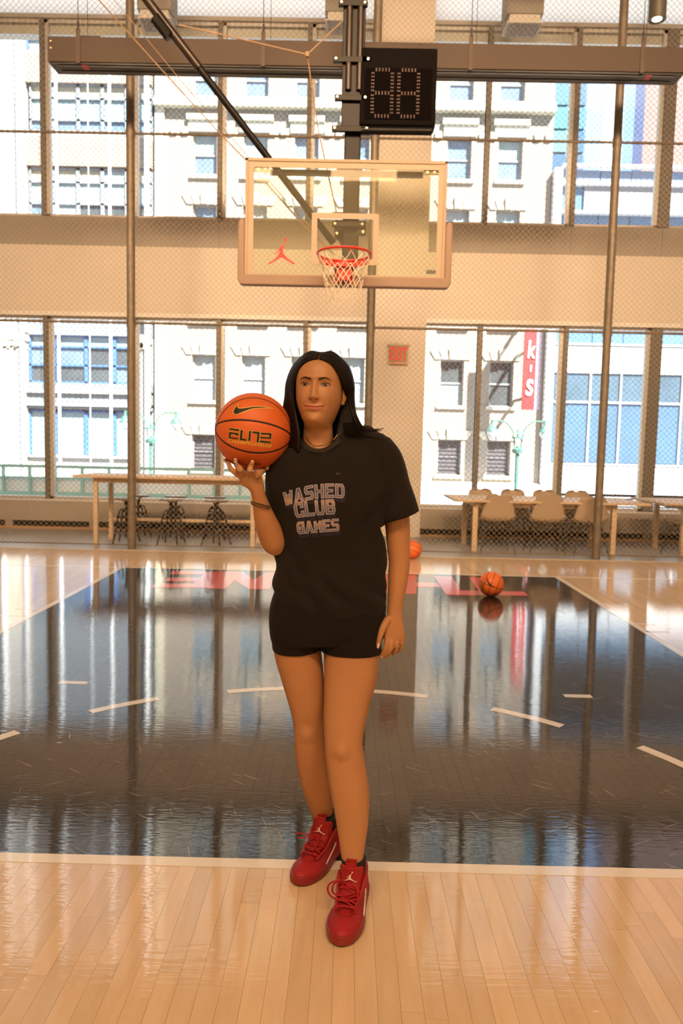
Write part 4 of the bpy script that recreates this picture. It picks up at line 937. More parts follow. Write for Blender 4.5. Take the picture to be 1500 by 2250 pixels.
# floor balls
def fl_seams(d, tilt): 
    n = Vector((math.cos(d)*math.cos(tilt), math.sin(d)*math.cos(tilt), math.sin(tilt))); up = Vector((0, 0, 1)) if abs(n.z) < .9 else Vector((1, 0, 0)); m = n.cross(up).normalized(); k = n.cross(m)
    return [(n, 0, .003), (k, 0.0, .003), (n, .52, .003), (n, -.52, .003)]
r2 = .119
p = atz(1078, 1310); fb = ball('basketball', 'orange basketball resting on the black lane near the red lettering', (p.x, p.y, r2-.001), r2, fl_seams(-.25, -.3))
cc = Vector((p.x, p.y, r2-.001))
def onb(u, v, off): return sph(u, v, cc, r2)*(r2+off)
mb = MB(); strip_fill(mb, [(1071, 1268), (1073, 1278), (1079, 1285), (1087, 1290)], [(1071, 1268), (1069, 1276), (1075, 1288), (1087, 1291)], lambda u, v: onb(u, v, .0012), 10, 2); mb.build('tick_emblem', inkb, fb, fix=False)
mb = MB(); mb.add([onb(u, v, .0008) for u, v in ((1069, 1266), (1076, 1264), (1081, 1270), (1082, 1276), (1076, 1277), (1071, 1274))], [(0, 1, 2, 3, 4, 5)]); mb.build('gold_patch', gold, fb, fix=False)
mb = MB(); bars(mb, [[(1056, 1276), (1061, 1275), (1063, 1298), (1058, 1297)]], lambda u, v: onb(u, v, .001)); mb.build('side_lettering', mat('print_olive', (.25, .16, .03), .5), fb, fix=False)
p = atz(905, 1228.5); ball('basketball', 'orange basketball on the maple floor by the fence, half hidden by the arm', (p.x-.0, p.y, r2-.001), r2, fl_seams(1.2, .9))

# ================================================================ PERSON
PL = Vector((0.02, -0.1, 0))
person = thing('person', 'woman in black t-shirt, black shorts and red sneakers holding a basketball up on one hand', 'person', PL)
def pb(mb, name, m, parent=person, **k):
    mb.v = [tuple(Vector(p)-PL) for p in mb.v]; return mb.build(name, m, parent, **k)
def padj(o): # shift a mesh built in world space under the person
    o.data.transform(Matrix.Translation(-PL)); o.parent = person; return o
skin = bpy.data.materials.new('skin'); skin.use_nodes = True
def _skin():
    nt = skin.node_tree; b = nt.nodes['Principled BSDF']; L = nt.links.new
    tc = nt.nodes.new('ShaderNodeTexCoord'); n = nt.nodes.new('ShaderNodeTexNoise'); n.inputs['Scale'].default_value = 14; n.inputs['Detail'].default_value = 4; L(tc.outputs['Object'], n.inputs[0])
    mx = nt.nodes.new('ShaderNodeMixRGB'); mx.inputs[1].default_value = (.44, .222, .105, 1); mx.inputs[2].default_value = (.51, .258, .122, 1); L(n.outputs[0], mx.inputs[0]); L(mx.outputs[0], b.inputs['Base Color'])
    b.inputs['Roughness'].default_value = .44; b.inputs['Specular IOR Level'].default_value = .42
    b.inputs['Subsurface Weight'].default_value = .12; b.inputs['Subsurface Radius'].default_value = (.012, .004, .002); b.inputs['Subsurface Scale'].default_value = .6
    n2 = nt.nodes.new('ShaderNodeTexNoise'); n2.inputs['Scale'].default_value = 380; L(tc.outputs['Object'], n2.inputs[0])
    bp = nt.nodes.new('ShaderNodeBump'); bp.inputs['Strength'].default_value = .12; bp.inputs['Distance'].default_value = .0006; L(n2.outputs[0], bp.inputs['Height']); L(bp.outputs[0], b.inputs['Normal'])
_skin()
nailm = mat('pale_nail', (.80, .52, .40), .3, coat=.4)
clothm = mat('black_cotton', (.012, .0095, .008), .9, sheen=.04, spec=.25, bump=.25, bscale=900)
shortm = mat('black_jersey', (.006, .004, .004), .8, sheen=.03, spec=.25, bump=.2, bscale=1100)
PXS = 2.27/FPX
def Q(px, py, Y): return at(px, py, Y)
def row(px, py, Y, hw, f=None, b=None):
    """limb station from photo measurements: half width hw in photo pixels"""
    p = at(px, py, Y); s = (p-C_).dot(F_)/FPX; w = hw*s; return (p.x, p.y, p.z, w, (f if f is not None else w), (b if b is not None else (f if f is not None else w)))
def jn(mb): # join MB geometry later
    return mb
# ---------------- head
HC = Q(699, 928, -0.105); HC = Vector((HC.x+.000, -0.10, HC.z-.008))   # chin level, head axis
HROT = Matrix.Rotation(math.radians(.8), 4, 'Y') @ Matrix.Rotation(math.radians(-7), 4, 'Z')
HM = Matrix.Translation(HC) @ HROT
ST = [(-.110, .090, -.062, .075, 2.2), (-.085, .066, -.050, .068, 2.1), (-.060, .0475, -.040, .064, 2), (-.035, .0455, -.038, .066, 2), (-.020, .0445, -.040, .070, 2), (-.010, .0435, -.050, .074, 2), (-.003, .0420, -.074, .076, 2.0), (.005, .0425, -.0885, .078, 2.0), (.014, .0475, -.0930, .080, 2.0), (.028, .0530, -.0935, .083, 2.1), (.045, .0598, -.0930, .087, 2.2), (.070, .0665, -.0925, .091, 2.3), (.095, .0690, -.0910, .094, 2.35), (.118, .0700, -.0900, .096, 2.35), (.140, .0700, -.0900, .097, 2.3), (.160, .0675, -.0860, .094, 2.25), (.182, .0590, -.0740, .084, 2.2), (.197, .0445, -.055, .064, 2.1), (.206, .026, -.033, .038, 2), (.2095, .008, -.010, .012, 2)]
SZ = [s[0] for s in ST]
def hs(z):
    z = min(max(z, SZ[0]), SZ[-1]); k = max(0, min(len(ST)-2, np.searchsorted(SZ, z)-1)); a, b_ = ST[k], ST[k+1]; t = (z-a[0])/(b_[0]-a[0])
    p0, p3 = ST[max(0, k-1)], ST[min(len(ST)-1, k+2)]; out = []
    for i in range(1, 5):
        m1 = (b_[i]-p0[i])/max(1e-6, b_[0]-p0[0])*(b_[0]-a[0]); m2 = (p3[i]-a[i])/max(1e-6, p3[0]-a[0])*(b_[0]-a[0])
        out.append((2*t**3-3*t**2+1)*a[i]+(t**3-2*t**2+t)*m1+(-2*t**3+3*t**2)*b_[i]+(t**3-t**2)*m2)
    return out
def gs(x, z, cx_, cz_, sx, sz): return math.exp(-((x-cx_)/sx)**2/2-((z-cz_)/sz)**2/2)
NZ = [(.128, .0005), (.120, .0050), (.110, .0105), (.098, .0155), (.088, .0190), (.081, .0215), (.076, .0190), (.071, .0110), (.067, .0040), (.062, 0)]
_nz = np.linspace(.055, .135, 161); _nh = np.interp(_nz, [a for a, b in NZ[::-1]], [b for a, b in NZ[::-1]]); _nh = np.convolve(np.pad(_nh, 7, 'edge'), np.hanning(17)[1:-1]/np.hanning(17).sum(), 'valid')
def nose_h(z):
    return float(np.interp(z, _nz, _nh))
def nose_h_old(z):
    if z >= NZ[0][0] or z <= NZ[-1][0]: return 0
    for (a, ha), (b_, hb2) in zip(NZ[:-1], NZ[1:]):
        if b_ <= z <= a: t = (a-z)/(a-b_); t = t*t*(3-2*t); return ha+(hb2-ha)*t
    return 0
def disp(x, z):
    ax_ = abs(x); w = .0054+.0030*max(0, min(1, (.112-z)/.03)); d = nose_h(z)*math.exp(-(ax_/w)**2.4/1.6)
    d += .0074*gs(ax_, z, .0108, .0765, .0040, .0048)
    d -= .0030*gs(ax_, z, .0085, .0700, .0035, .0022)
    d -= .0085*gs(ax_, z, .0300, .1165, .0125, .0085); d -= .0045*gs(ax_, z, .0150, .1180, .0050, .0090)
    d += .0045*gs(ax_, z, .0310, .1150, .0095, .0060)
    d += .0030*gs(ax_, z, .0300, .1345, .0170, .0055); d += .001*gs(x, z, 0, .134, .012, .008)
    d -= .0016*gs(ax_, z, .0470, .0560, .0018, .0080); d += .0055*gs(ax_, z, .0400, .0800, .0140, .0130); d += .0022*gs(ax_, z, .034, .060, .010, .012)
    d += .0048*gs(x, z, 0, .0535, .0190, .0042); d += .0052*gs(x, z, 0, .0435, .0160, .0046)
    d -= .0030*math.exp(-(ax_/.026)**6)*math.exp(-((z-.0487-.0035*(ax_/.028)**2)/.0012)**2)
    d -= .0015*gs(x, z, 0, .0600, .0022, .0045); d -= .0030*gs(x, z, 0, .0335, .0140, .0045)
    d += .0058*gs(x, z, 0, .0150, .0140, .0095); d -= .0038*gs(ax_, z, .0305, .0510, .0030, .0045)
    d -= .0016*math.exp(-((ax_-(.0185+(.0740-z)*.55))/.0028)**2)*(1 if .046 < z < .074 else 0)*.9
    return d
def face_pt(x, z, off=0.0):
    w, f, b_, e = hs(z); u = min(.999, abs(x)/w); y = f*(1-u**e)**(1/e)
    return HM @ Vector((x, y-disp(x, z)*max(0, 1-u**4)-off, z))
def head_mesh():
    mb = MB(); zs = list(np.concatenate([np.linspace(-.110, -.01, 20, endpoint=False), np.linspace(-.01, .16, 150, endpoint=False), np.linspace(.16, .2095, 40)])); n = 168
    rings = []
    for z in zs:
        w, f, b_, e = hs(z); r = []
        for k in range(n):
            # denser sampling in front
            a = 2*math.pi*k/n; a = a+.35*math.sin(2*a)*0; ca, sa = math.cos(a), math.sin(a)
            x = w*math.copysign(abs(ca)**(2/e), ca)
            if sa > 0:
                u = abs(x)/w; y = f*abs(sa)**(2/e); y -= disp(x, z)*max(0, 1-u**4)
            else: y = b_*abs(sa)**(2/e)
            r.append(HM @ Vector((x, y, z)))
        rings.append(r)
    mb.rings(rings); return mb
body = head_mesh()
# nose tip nudge is in disp(); chest + shoulders under the shirt
ng = Q(709, 985, -.08)
loft(body, [(HC.x+.006, -.085, HC.z-.06, .046, .044, .064), (HC.x+.010, -.085, HC.z-.088, .066, .050, .060), (HC.x+.012, -.090, HC.z-.112, .105, .062, .06), (HC.x+.014, -.092, HC.z-.150, .13, .074, .07), (HC.x+.016, -.09, HC.z-.21, .13, .08, .08)], 28, 4)
# legs
RL = [row(652, 1395, -.08, 52, .080, .085), row(654, 1430, -.08, 52, .078, .08), row(663, 1477, -.075, 48, .070, .074), row(673, 1530, -.07, 42.5, .062, .066), row(678, 1575, -.06, 36.5, .055, .056), row(680, 1612, -.055, 34, .050, .050), row(683, 1650, -.04, 36.0, .046, .058), row(692, 1700, -.01, 36.5, .044, .062), row(700, 1745, .02, 31, .040, .054), row(707, 1785, .045, 24, .034, .040), row(709, 1815, .06, 21.5, .033, .037), row(709, 1850, .06, 21, .033, .037)]
LL = [row(772, 1395, -.09, 62, .085, .088), row(772, 1435, -.10, 61.5, .084, .084), row(770, 1485, -.112, 58.5, .076, .078), row(763, 1535, -.130, 52, .068, .068), row(756.5, 1590, -.15, 46, .060, .058), row(755, 1632, -.165, 42, .055, .052), row(758, 1665, -.168, 42.5, .050, .056), row(765, 1715, -.175, 43, .047, .064), row(771.5, 1765, -.185, 40.0, .044, .062), row(774, 1815, -.197, 34.5, .038, .050), row(774, 1860, -.212, 27.5, .034, .040), row(774, 1895, -.228, 23.5, .033, .036), row(775, 1930, -.240, 22.5, .032, .036)]
loft(body, RL, 28, 5, ex=2.1); loft(body, LL, 28, 5, ex=2.1)
def knee(mb, px, py, Y, r, fw): # patella bump as part of the surface
    p = Q(px, py, Y); loft(mb, [(p.x, p.y, p.z+r*1.25, .004, .003, .004), (p.x, p.y, p.z+r*.9, r*.55, fw*.6, r*.5), (p.x, p.y, p.z, r*.85, fw, r*.7), (p.x, p.y, p.z-r*.9, r*.6, fw*.7, r*.5), (p.x, p.y, p.z-r*1.3, .004, .003, .004)], 16, 4)
# hanging arm
AR = [row(855, 1010, -.085, 18, .026, .026), row(868, 1085, -.085, 26, .034, .034), row(873, 1150, -.085, 27.5, .038, .040), row(875, 1195, -.085, 25.5, .038, .040), row(877, 1235, -.09, 23.5, .038, .037), row(875, 1262, -.098, 22.8, .036, .035), row(871, 1300, -.108, 19.5, .031, .030), row(867.5, 1332, -.117, 17.0, .024, .024), row(867, 1352, -.122, 17.5, .0195, .0195), row(865, 1368, -.126, 21.0, .016, .017)]
# ---- hands: chains of stations, merged by voxel remesh
def chain(mb, pts, rad, n=12, flat=1.0, ref=(0, -1, 0), sub=4):
    loft(mb, [(p[0], p[1], p[2], r, r*flat, r*flat) for p, r in zip(pts, rad)], n, sub, ref)
    for p, r in ((pts[0], rad[0]), (pts[-1], rad[-1])):
        bm = bmesh.new(); bmesh.ops.create_icosphere(bm, subdivisions=2, radius=r*.98, matrix=Matrix.Translation(Vector(p)))
        mb.add([v.co.copy() for v in bm.verts], [tuple(v.index for v in f.verts) for f in bm.faces]); bm.free()
arm1 = MB(); loft(arm1, AR, 24, 5)
Yh = -.128
palm = [row(867, 1352, -.122, 17.0, .0195, .0195), row(866, 1366, -.126, 19.5, .0175, .017), row(866, 1380, -.130, 22.0, .016, .016), row(866, 1394, -.133, 23.5, .0145, .015), row(865.5, 1405, -.134, 23.0, .013, .013)]
loft(arm1, palm, 20, 5, ex=2.4)
def fpx(*a): return [Q(x, y, Y) for x, y, Y in a]
k_ = .0014
FG = {'index': (fpx((851, 1398, -.136), (849.5, 1414, -.143), (845.5, 1427, -.142), (838, 1442, -.130)), [.0088, .0083, .0077, .0064]),
      'middle': (fpx((860.5, 1402, -.138), (859, 1418, -.147), (855, 1432, -.144), (846, 1442.5, -.128)), [.0090, .0085, .0079, .0066]),
      'ring': (fpx((871, 1401, -.135), (871.5, 1415, -.143), (870, 1427, -.138), (863, 1436, -.122)), [.0086, .0081, .0076, .0063]),
      'little': (fpx((881, 1396, -.131), (882.5, 1409, -.137), (882, 1420, -.132), (874, 1431, -.118)), [.0080, .0074, .0068, .0058])}
for p, r in FG.values(): chain(arm1, p, r)
chain(arm1, fpx((852, 1362, -.134), (842, 1378, -.146), (835, 1397, -.153), (830.5, 1416, -.152)), [.0130, .0112, .0088, .0070])
remeshed = []
def finish_arm(mb, vox=.0016, sm=5):
    o = mb.build('arm_tmp', skin, None, fix=True); remesh(o, vox, sm, .5); me = o.data; n = len(me.vertices)
    vs = np.empty(n*3, np.float32); me.vertices.foreach_get('co', vs); vs = vs.reshape(-1, 3); fs = [tuple(p.vertices) for p in me.polygons]
    bpy.data.objects.remove(o); return vs, fs
# raised arm
arm2 = MB()
AL = [row(645, 1010, -.08, 20, .026, .026), row(630, 1090, -.09, 27, .034, .034), row(620, 1150, -.10, 28, .036, .036), row(611, 1190, -.115, 27, .037, .036), row(605, 1208, -.135, 19, .031, .028)]
AF = [row(611, 1212, -.135, 15, .022, .022), row(603, 1196, -.145, 26, .034, .030), row(592, 1168, -.165, 27.5, .037, .034), row(581, 1138, -.190, 23.5, .034, .031), row(573, 1110, -.212, 18.5, .026, .025), row(568, 1090, -.228, 15.8, .020, .0205), row(565, 1076, -.238, 16.2, .0185, .0190), row(559, 1062, -.246, 20.5, .0175, .0175), row(550.5, 1050, -.251, 25.5, .0155, .0155), row(545, 1043, -.254, 22.5, .0130, .0130), row(545, 1038, -.254, 14, .010, .010)]
loft(arm2, AL, 20, 4); loft(arm2, AF, 24, 5)
def front_ball(px, py, off):
    d = sph(px, py, BC, BR); return BC+d*(BR+off)
def fing(base, mid, dist, tip, rad, off=.0055):
    pts = [Q(*base), Q(*mid)]
    for x, y in (dist, tip): pts.append(front_ball(x, y, off))
    chain(arm2, pts, rad)
fing((524, 1044, -.258), (507, 1030, -.262), (499.5, 1018), (494.5, 1009.5), [.0088, .0078, .0068, .0054], .0052)
fing((533, 1043, -.262), (526, 1029, -.290), (521.5, 1018), (519.5, 1009), [.0092, .0086, .0080, .0068], .0062)
fing((547.5, 1044, -.262), (549.5, 1029, -.292), (552.5, 1019), (554, 1013), [.0092, .0086, .0082, .0070], .0064)
fing((559.5, 1049, -.258), (572, 1040, -.270), (580, 1031.5), (586, 1024.5), [.0086, .0078, .0068, .0058], .0056)
# thumb runs back under the ball
tb = Q(548, 1052, -.245)
chain(arm2, [tb, tb+Vector((-.022, .028, .012)), BC+Vector((-.030, .010, -.1165-.0095)), BC+Vector((-.030, .036, -.1165-.0035))], [.0125, .0110, .0090, .0075])
for mb in (arm1, arm2):
    vs, fs = finish_arm(mb); body.add([tuple(v) for v in vs], fs)
for kp, kr in ((Q(749, 1638, -.165), 1.0), (Q(677, 1603, -.055), .9)):
    for i, v in enumerate(body.v):
        if abs(v[2]-kp.z) < .09 and abs(v[0]-kp.x) < .08 and v[1] < kp.y:
            d = math.hypot((v[0]-kp.x)*1.15, v[2]-kp.z); body.v[i] = (v[0], v[1]-.0075*kr*math.exp(-(d/.021)**2)+.0045*kr*math.exp(-((d-.036)/.011)**2), v[2])
bo = pb(body, 'body', skin, smooth=False); bo.data.shade_smooth()
sm = bo.modifiers.new('soft', 'SMOOTH'); sm.factor = .3; sm.iterations = 1
# nails
def nail(p, nrm, up, w=.0052, l=.0085, parent=person):
    nrm = Vector(nrm).normalized(); up = Vector(up); up = (up-nrm*up.dot(nrm)).normalized(); sd = up.cross(nrm); mb = MB(); vs = []
    for i in range(7):
        v = -1+2*i/6; ww = w*(1-.35*max(0, v)**3-.15*max(0, -v)**2)
        for j in range(5):
            u = -1+j/2; vs.append(Vector(p)+up*(v*l)+sd*(u*ww)-nrm*(.0022*u*u+.0008*v*v))
    mb.add(vs, [(i*5+j, i*5+j+1, (i+1)*5+j+1, (i+1)*5+j) for i in range(6) for j in range(4)]); o = pb(mb, 'nail', nailm, smooth=True, fix=False); md = o.modifiers.new('t', 'SOLIDIFY'); md.thickness = .0008; return o
for px, py, off, up, r, w in ((519.5, 1009.5, .0062, (-.08, 0, 1), .0066, .0054), (554, 1013.5, .0064, (.12, 0, 1), .0068, .0056), (585.6, 1025, .0056, (.6, 0, .8), .0057, .0046), (495, 1010.5, .0052, (-.4, 0, 1), .0053, .0036)):
    c = front_ball(px, py, off); nn = (C_-c).normalized()+Vector((0, 0, .15))
    if px < 500: nn += Vector((-1.2, 0, 0))
    if px > 580: nn += Vector((.3, 0, 0))
    nn.normalize(); nail(c+nn*r, nn, up, w, w*1.35)
nail(Q(830, 1419, -.1605), (-.35, -1, .1), (-.15, 0, -1), .0050, .0085)
for px, py, Y in ((838, 1445.5, -.1365), (847, 1444.8, -.134), (864, 1438, -.128)): nail(Q(px, py, Y), (-.35, -.55, -.75), (-.7, .3, -.5), .0044, .0055)
# ---------------- face details
def patch(name, top, bot, m, off=.0006, n=24, rows=4, parent=person, th=0):
    mb = MB(); strip_fill(mb, top, bot, lambda x, z: face_pt(x, z, off), n, rows); o = pb(mb, name, m, smooth=True, fix=False); return o
lipm = mat('lips', (.50, .16, .11), .42, coat=.15); browm = mat('brow_dark', (.05, .022, .012), .8); lash = mat('lash', (.008, .005, .004), .7)
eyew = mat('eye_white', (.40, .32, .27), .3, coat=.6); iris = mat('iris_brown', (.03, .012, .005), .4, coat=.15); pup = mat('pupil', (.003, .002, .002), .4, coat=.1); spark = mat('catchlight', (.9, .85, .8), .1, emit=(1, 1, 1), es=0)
mz = .0487; cz2 = lambda x: mz+.0042*(abs(x)/.029)**2
X = np.linspace(-.029, .029, 13)
up_t = [(x, cz2(x)+.0082*(1-(abs(x)/.029)**1.7)-.0012*math.exp(-(x/.003)**2)) for x in X]; mid = [(x, cz2(x)) for x in X]; lo_b = [(x, cz2(x)-.0094*(1-(abs(x)/.029)**2.2)) for x in X]
patch('upper_lip', up_t, mid, lipm, .0005); patch('lower_lip', mid, lo_b, lipm, .0005)
mb = MB(); mb.tube([face_pt(x, cz2(x), .0002) for x in np.linspace(-.0295, .0295, 20)], [.0004]+[.0008]*18+[.0004], 5); pb(mb, 'mouth_line', mat('mouth_dark', (.10, .02, .012), .7), smooth=True)
for s in (-1, 1):
    ex0, ez0 = s*.0305, .1145; hw_ = .0138
    T = np.linspace(-1, 1, 15)
    up = [(ex0+s*hw_*t, ez0+.0055*(1-abs(t)**2.2)+.0010*t) for t in T]; dn = [(ex0+s*hw_*t, ez0-.0036*(1-abs(t)**2.0)+.0010*t) for t in T]
    patch('eye', up, dn, eyew, .0009, 20, 5)
    ix = ex0-s*.0006; iz = ez0+.0008
    def disc(name, r, m, off, dx=0, dz=0, clip=True):
        mb = MB(); n = 20; c = (ix+dx, iz+dz); ring = []
        for k in range(n):
            a = 2*math.pi*k/n; x, z = c[0]+r*math.cos(a), c[1]+r*math.sin(a)
            if clip: t = (x-ex0)/(s*hw_); z = min(z, ez0+.0055*(1-abs(t)**2.2)+.001*t); z = max(z, ez0-.0036*(1-abs(t)**2)+.001*t)
            ring.append(face_pt(x, z, off))
        mb.add([face_pt(*c, off+.0003)]+ring, [(0, 1+k, 1+(k+1) % n) for k in range(n)]); pb(mb, name, m, smooth=True, fix=False)
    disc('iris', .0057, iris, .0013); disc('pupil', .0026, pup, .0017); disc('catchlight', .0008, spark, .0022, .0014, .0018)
    mb = MB(); mb.tube([face_pt(x, z, .0015) for x, z in up], [.0004]+[.0010]*13+[.0007], 5); pb(mb, 'lash_line', lash, smooth=True)
    mb = MB(); mb.tube([face_pt(x, z, .0008) for x, z in dn], .00045, 5); pb(mb, 'lower_lid', mat('lid_dark', (.20, .075, .035), .6), smooth=True)
    mb = MB(); mb.tube([face_pt(x+s*.0004, z+.0036+.0006*(1-abs(t)), .0001) for (x, z), t in zip(up, T)], .0006, 5); pb(mb, 'eyelid_crease', MT['lid_dark'], smooth=True)
    bx_ = [(.0108, .1302, .0014), (.0130, .1307, .0026), (.0170, .1317, .0033), (.0250, .1338, .0030), (.0330, .1346, .0022), (.0400, .1326, .0014), (.0465, .1284, .0006)]
    patch('eyebrow', [(s*x, z+h) for x, z, h in bx_], [(s*x, z-h) for x, z, h in bx_], browm, .0009, 24, 4)
    mb = MB(); mb.tube([face_pt(s*.0085+s*d_, .0712+.0006*math.cos(d_*600), .0012) for d_ in (-.003, 0, .003)], [.0009, .0016, .0008], 6); pb(mb, 'nostril', mat('nostril_dark', (.09, .025, .012), .8), smooth=True)
# ear (viewer right)
mb = MB(); E0 = Vector((.0700, .008, .092))
pts = [(.000, -.010, -.028), (.004, -.006, -.020), (.004, -.010, -.004), (.004, -.006, .012), (.008, .004, .026), (.012, .018, .026), (.013, .024, .012), (.010, .020, -.004), (.006, .010, -.016), (.002, .000, -.027)]
mb.tube([HM @ (E0+Vector(p)) for p in cat(pts, 4)], .0042, 8); 
mb.tube([HM @ (E0+Vector(p)) for p in ((.001, .000, -.022), (.003, .004, -.008), (.004, .008, .008), (.004, .010, .020))], [.007, .010, .012, .006], 10)
pb(mb, 'ear', skin, smooth=True)
mb = MB(); p = HM @ (E0+Vector((.006, -.006, -.026))); mb.tube([p+Vector((0, -.006, -.0018)), p+Vector((0, -.006, .0018))], .0022, 8); mb.tube([p+Vector((.001, -.006, .0062)), p+Vector((.001, -.006, .009))], .0014, 8); pb(mb, 'earring', mat('gold_jewel', (.85, .6, .25), .2, 1), smooth=True)
# ---------------- hair
hairm = mat('hair_black', (.005, .003, .0025), .5, spec=.22, bump=.5, bscale=260, stretch=(1, 1, .05))
def lerp(a, b_, t): return a+(b_-a)*t
def skf(x, z):
    w, f, b_, e = hs(z); return f*(1-(x/w)**e)**(1/e)-.004
def lock_path(sd, s, jit=0.0, off=0.0):
    """s 0 = front hairline .. 1 = back; head-local points"""
    ph = math.radians(lerp(47, 176, s)); sn, cs = math.sin(ph), math.cos(ph); e = sn**.75
    y0 = lerp(-.069, .075, s**.8); P = [(sd*.0011+.006, y0, float(np.interp(y0, [-.069, -.055, -.033, -.01, .02, .05, .075], [.1885, .1985, .2080, .2120, .2115, .2050, .192]))+.0035+off*.5)]
    fr = max(0, 1-s/.22)
    P.append((sd*lerp(.038, .034, fr)+.005, lerp(lerp(-.050, .070, s), skf(.034, .180), fr), lerp(.2125, .181, fr)-.012*max(0, s-.5)+off))
    P.append((sd*lerp(.079*e+.003, .055, fr)+.003, lerp(-.076*cs+.004, skf(.055, .160), fr), lerp(.178, .160, fr)))
    if sd > 0: # tucked behind the ear
        P.append((sd*lerp(.100*e+off, .0735, fr), lerp(-.078*cs+.006, -.036, fr), lerp(.128, .130, fr)))
        P.append((sd*lerp(.101*e+off, .079, fr), max(-.080*cs+.018, .010)+.006*fr, .085))
        P.append((sd*lerp(.108*e+off, .0640, fr), max(-.074*cs+.024, .010), .030))
        P.append((sd*lerp(.118*e+off, .056, fr), max(-.066*cs+.024, -.004), -.030))
        P.append((sd*lerp(.128*e+off, .060, fr), max(-.066*cs+.020, -.026)-.010, -.062+jit))
    else:
        P.append((sd*lerp(.098*e+off, .0690, fr), lerp(-.078*cs+.006, -.052, fr), .128))
        P.append((sd*lerp(.102*e+off, .0720, fr), -.078*cs+.006, .080))
        P.append((sd*lerp(.108*e+off, .062, fr), -.080*cs+.004, .030))
        P.append((sd*lerp(.108*e+off, .046, fr), -.088*cs-.004, -.030))
        P.append((sd*lerp(.098*e+off, .044, fr), -.088*cs-.010, -.085+jit))
    return P
mb = MB()
for sd in (-1, 1):
    nu = 34; rows_o, = [[]]
    G_ = [[HM @ Vector(p) for p in cat(lock_path(sd, i/(nu-1)), 5)] for i in range(nu)]; nv = len(G_[0])
    mb.add([p for r in G_ for p in r], [(i*nv+j, i*nv+j+1, (i+1)*nv+j+1, (i+1)*nv+j) for i in range(nu-1) for j in range(nv-1)])
ho = pb(mb, 'hair', hairm, smooth=True, fix=False); md = ho.modifiers.new('t', 'SOLIDIFY'); md.thickness = .007; md.offset = 0
mb = MB(); rh = random.Random(5)
for sd in (-1, 1):
    for i in range(120):
        s = (i+rh.uniform(-.3, .3))/119; s = min(1, max(0, s)); P = cat(lock_path(sd, s, rh.uniform(-.016, .010), rh.uniform(.000, .003)), 5); n = len(P); rr = rh.uniform(.0020, .0034)
        mb.tube([HM @ Vector(p) for p in P], [rr*(.7 if k < 3 else 1)*(1-.75*max(0, (k-n*.72)/(n*.28))**1.6) for k in range(n)], 5)
for i in range(46): # strands sweeping over the shoulder
    r0 = rh.uniform(0, 1); r1 = rh.uniform(-1, 1); e = rh.uniform(-1, 1)
    P = [Q(764+8*r0, 862, -.085+.01*r1), Q(774+9*r0, 910, -.10+.01*r1), Q(786+12*r0, 938, -.128-.01*r0), Q(800+14*r0, 946+2.5*e, -.150), Q(818+27*r0, 947-3.5*r0+3.5*e, -.152-.004*r0)]
    P = cat(P, 5); n = len(P); mb.tube(P, [.0022*(1-.9*(k/n)**1.1) for k in range(n)], 5)
for i in range(40): # ends lying on the front of the shoulder
    r0 = rh.uniform(0, 1); r1 = rh.uniform(-1, 1)
    P = [Q(748+22*r0, 870, -.070), Q(752+30*r0, 920, -.095), Q(754+34*r0, 944+3*r1, -.135), Q(760+40*r0, 955+3*r1, -.152)]
    P = cat(P, 5); n = len(P); mb.tube(P, [.0025*(1-.85*(k/n)**1.4) for k in range(n)], 5)
tag(pb(mb, 'hair_locks', hairm, smooth=True), kind='stuff')
# scalp line
mb = MB(); mb.tube([HM @ Vector(p) for p in ((.006, -.0705, .1885), (.006, -.062, .1965), (.006, -.048, .2045), (.006, -.033, .2115))], [.0014, .0013, .0010, .0006], 6); pb(mb, 'hair_parting', skin, smooth=True)
# ---------------- t-shirt
sh = MB()
def trow(y, xl, xr, Y, f, b_): p = at((xl+xr)/2, y, Y); s = (p-C_).dot(F_)/FPX; return (p.x, p.y, p.z, (xr-xl)/2*s, f, b_)
TS = [trow(968, 640, 800, -.07, .050, .06), trow(985, 610, 842, -.075, .072, .075), trow(1010, 594, 856, -.08, .094, .085), trow(1050, 583, 860, -.085, .112, .09), trow(1090, 584, 858, -.085, .120, .09), trow(1130, 588, 852, -.085, .116, .088), trow(1180, 597, 846, -.085, .106, .085), trow(1230, 603, 850, -.085, .104, .088), trow(1275, 603, 846, -.085, .110, .095), trow(1315, 600, 850, -.085, .112, .10), trow(1340, 604, 842, -.085, .108, .10), trow(1352, 612, 832, -.085, .102, .095)]
loft(sh, TS, 40, 5, ex=2.35)
# shoulders, a bar from side to side
a, b_ = Q(628, 992, -.075), Q(845, 985, -.075)
loft(sh, [(a.x-.02, a.y, a.z-.02, .022, .035, .035), (a.x, a.y, a.z-.005, .040, .062, .055), (a.x+.07, a.y, a.z+.004, .042, .066, .06), (b_.x-.08, b_.y, b_.z+.010, .045, .066, .06), (b_.x-.02, b_.y, b_.z+.004, .043, .062, .055), (b_.x+.012, b_.y, b_.z-.008, .034, .048, .045)], 24, 5)
# sleeve, viewer right
S2 = [row(822, 985, -.078, 36, .058, .052), row(842, 1005, -.082, 39, .064, .056), row(856, 1040, -.088, 38, .066, .060), row(866, 1080, -.092, 40, .068, .064), row(874, 1115, -.095, 43, .068, .066), row(879, 1138, -.096, 44.5, .068, .066)]
loft(sh, S2, 28, 5, ex=2.2)
S1 = [row(648, 1000, -.078, 40, .055, .05), row(628, 1040, -.088, 38, .056, .054), row(618, 1085, -.098, 36, .056, .056), row(616, 1130, -.104, 34, .054, .055), row(616, 1165, -.108, 32, .050, .052)]
loft(sh, S1, 24, 5)
to = sh.build('t_shirt', clothm, None); remesh(to, .0042, 8, .5)
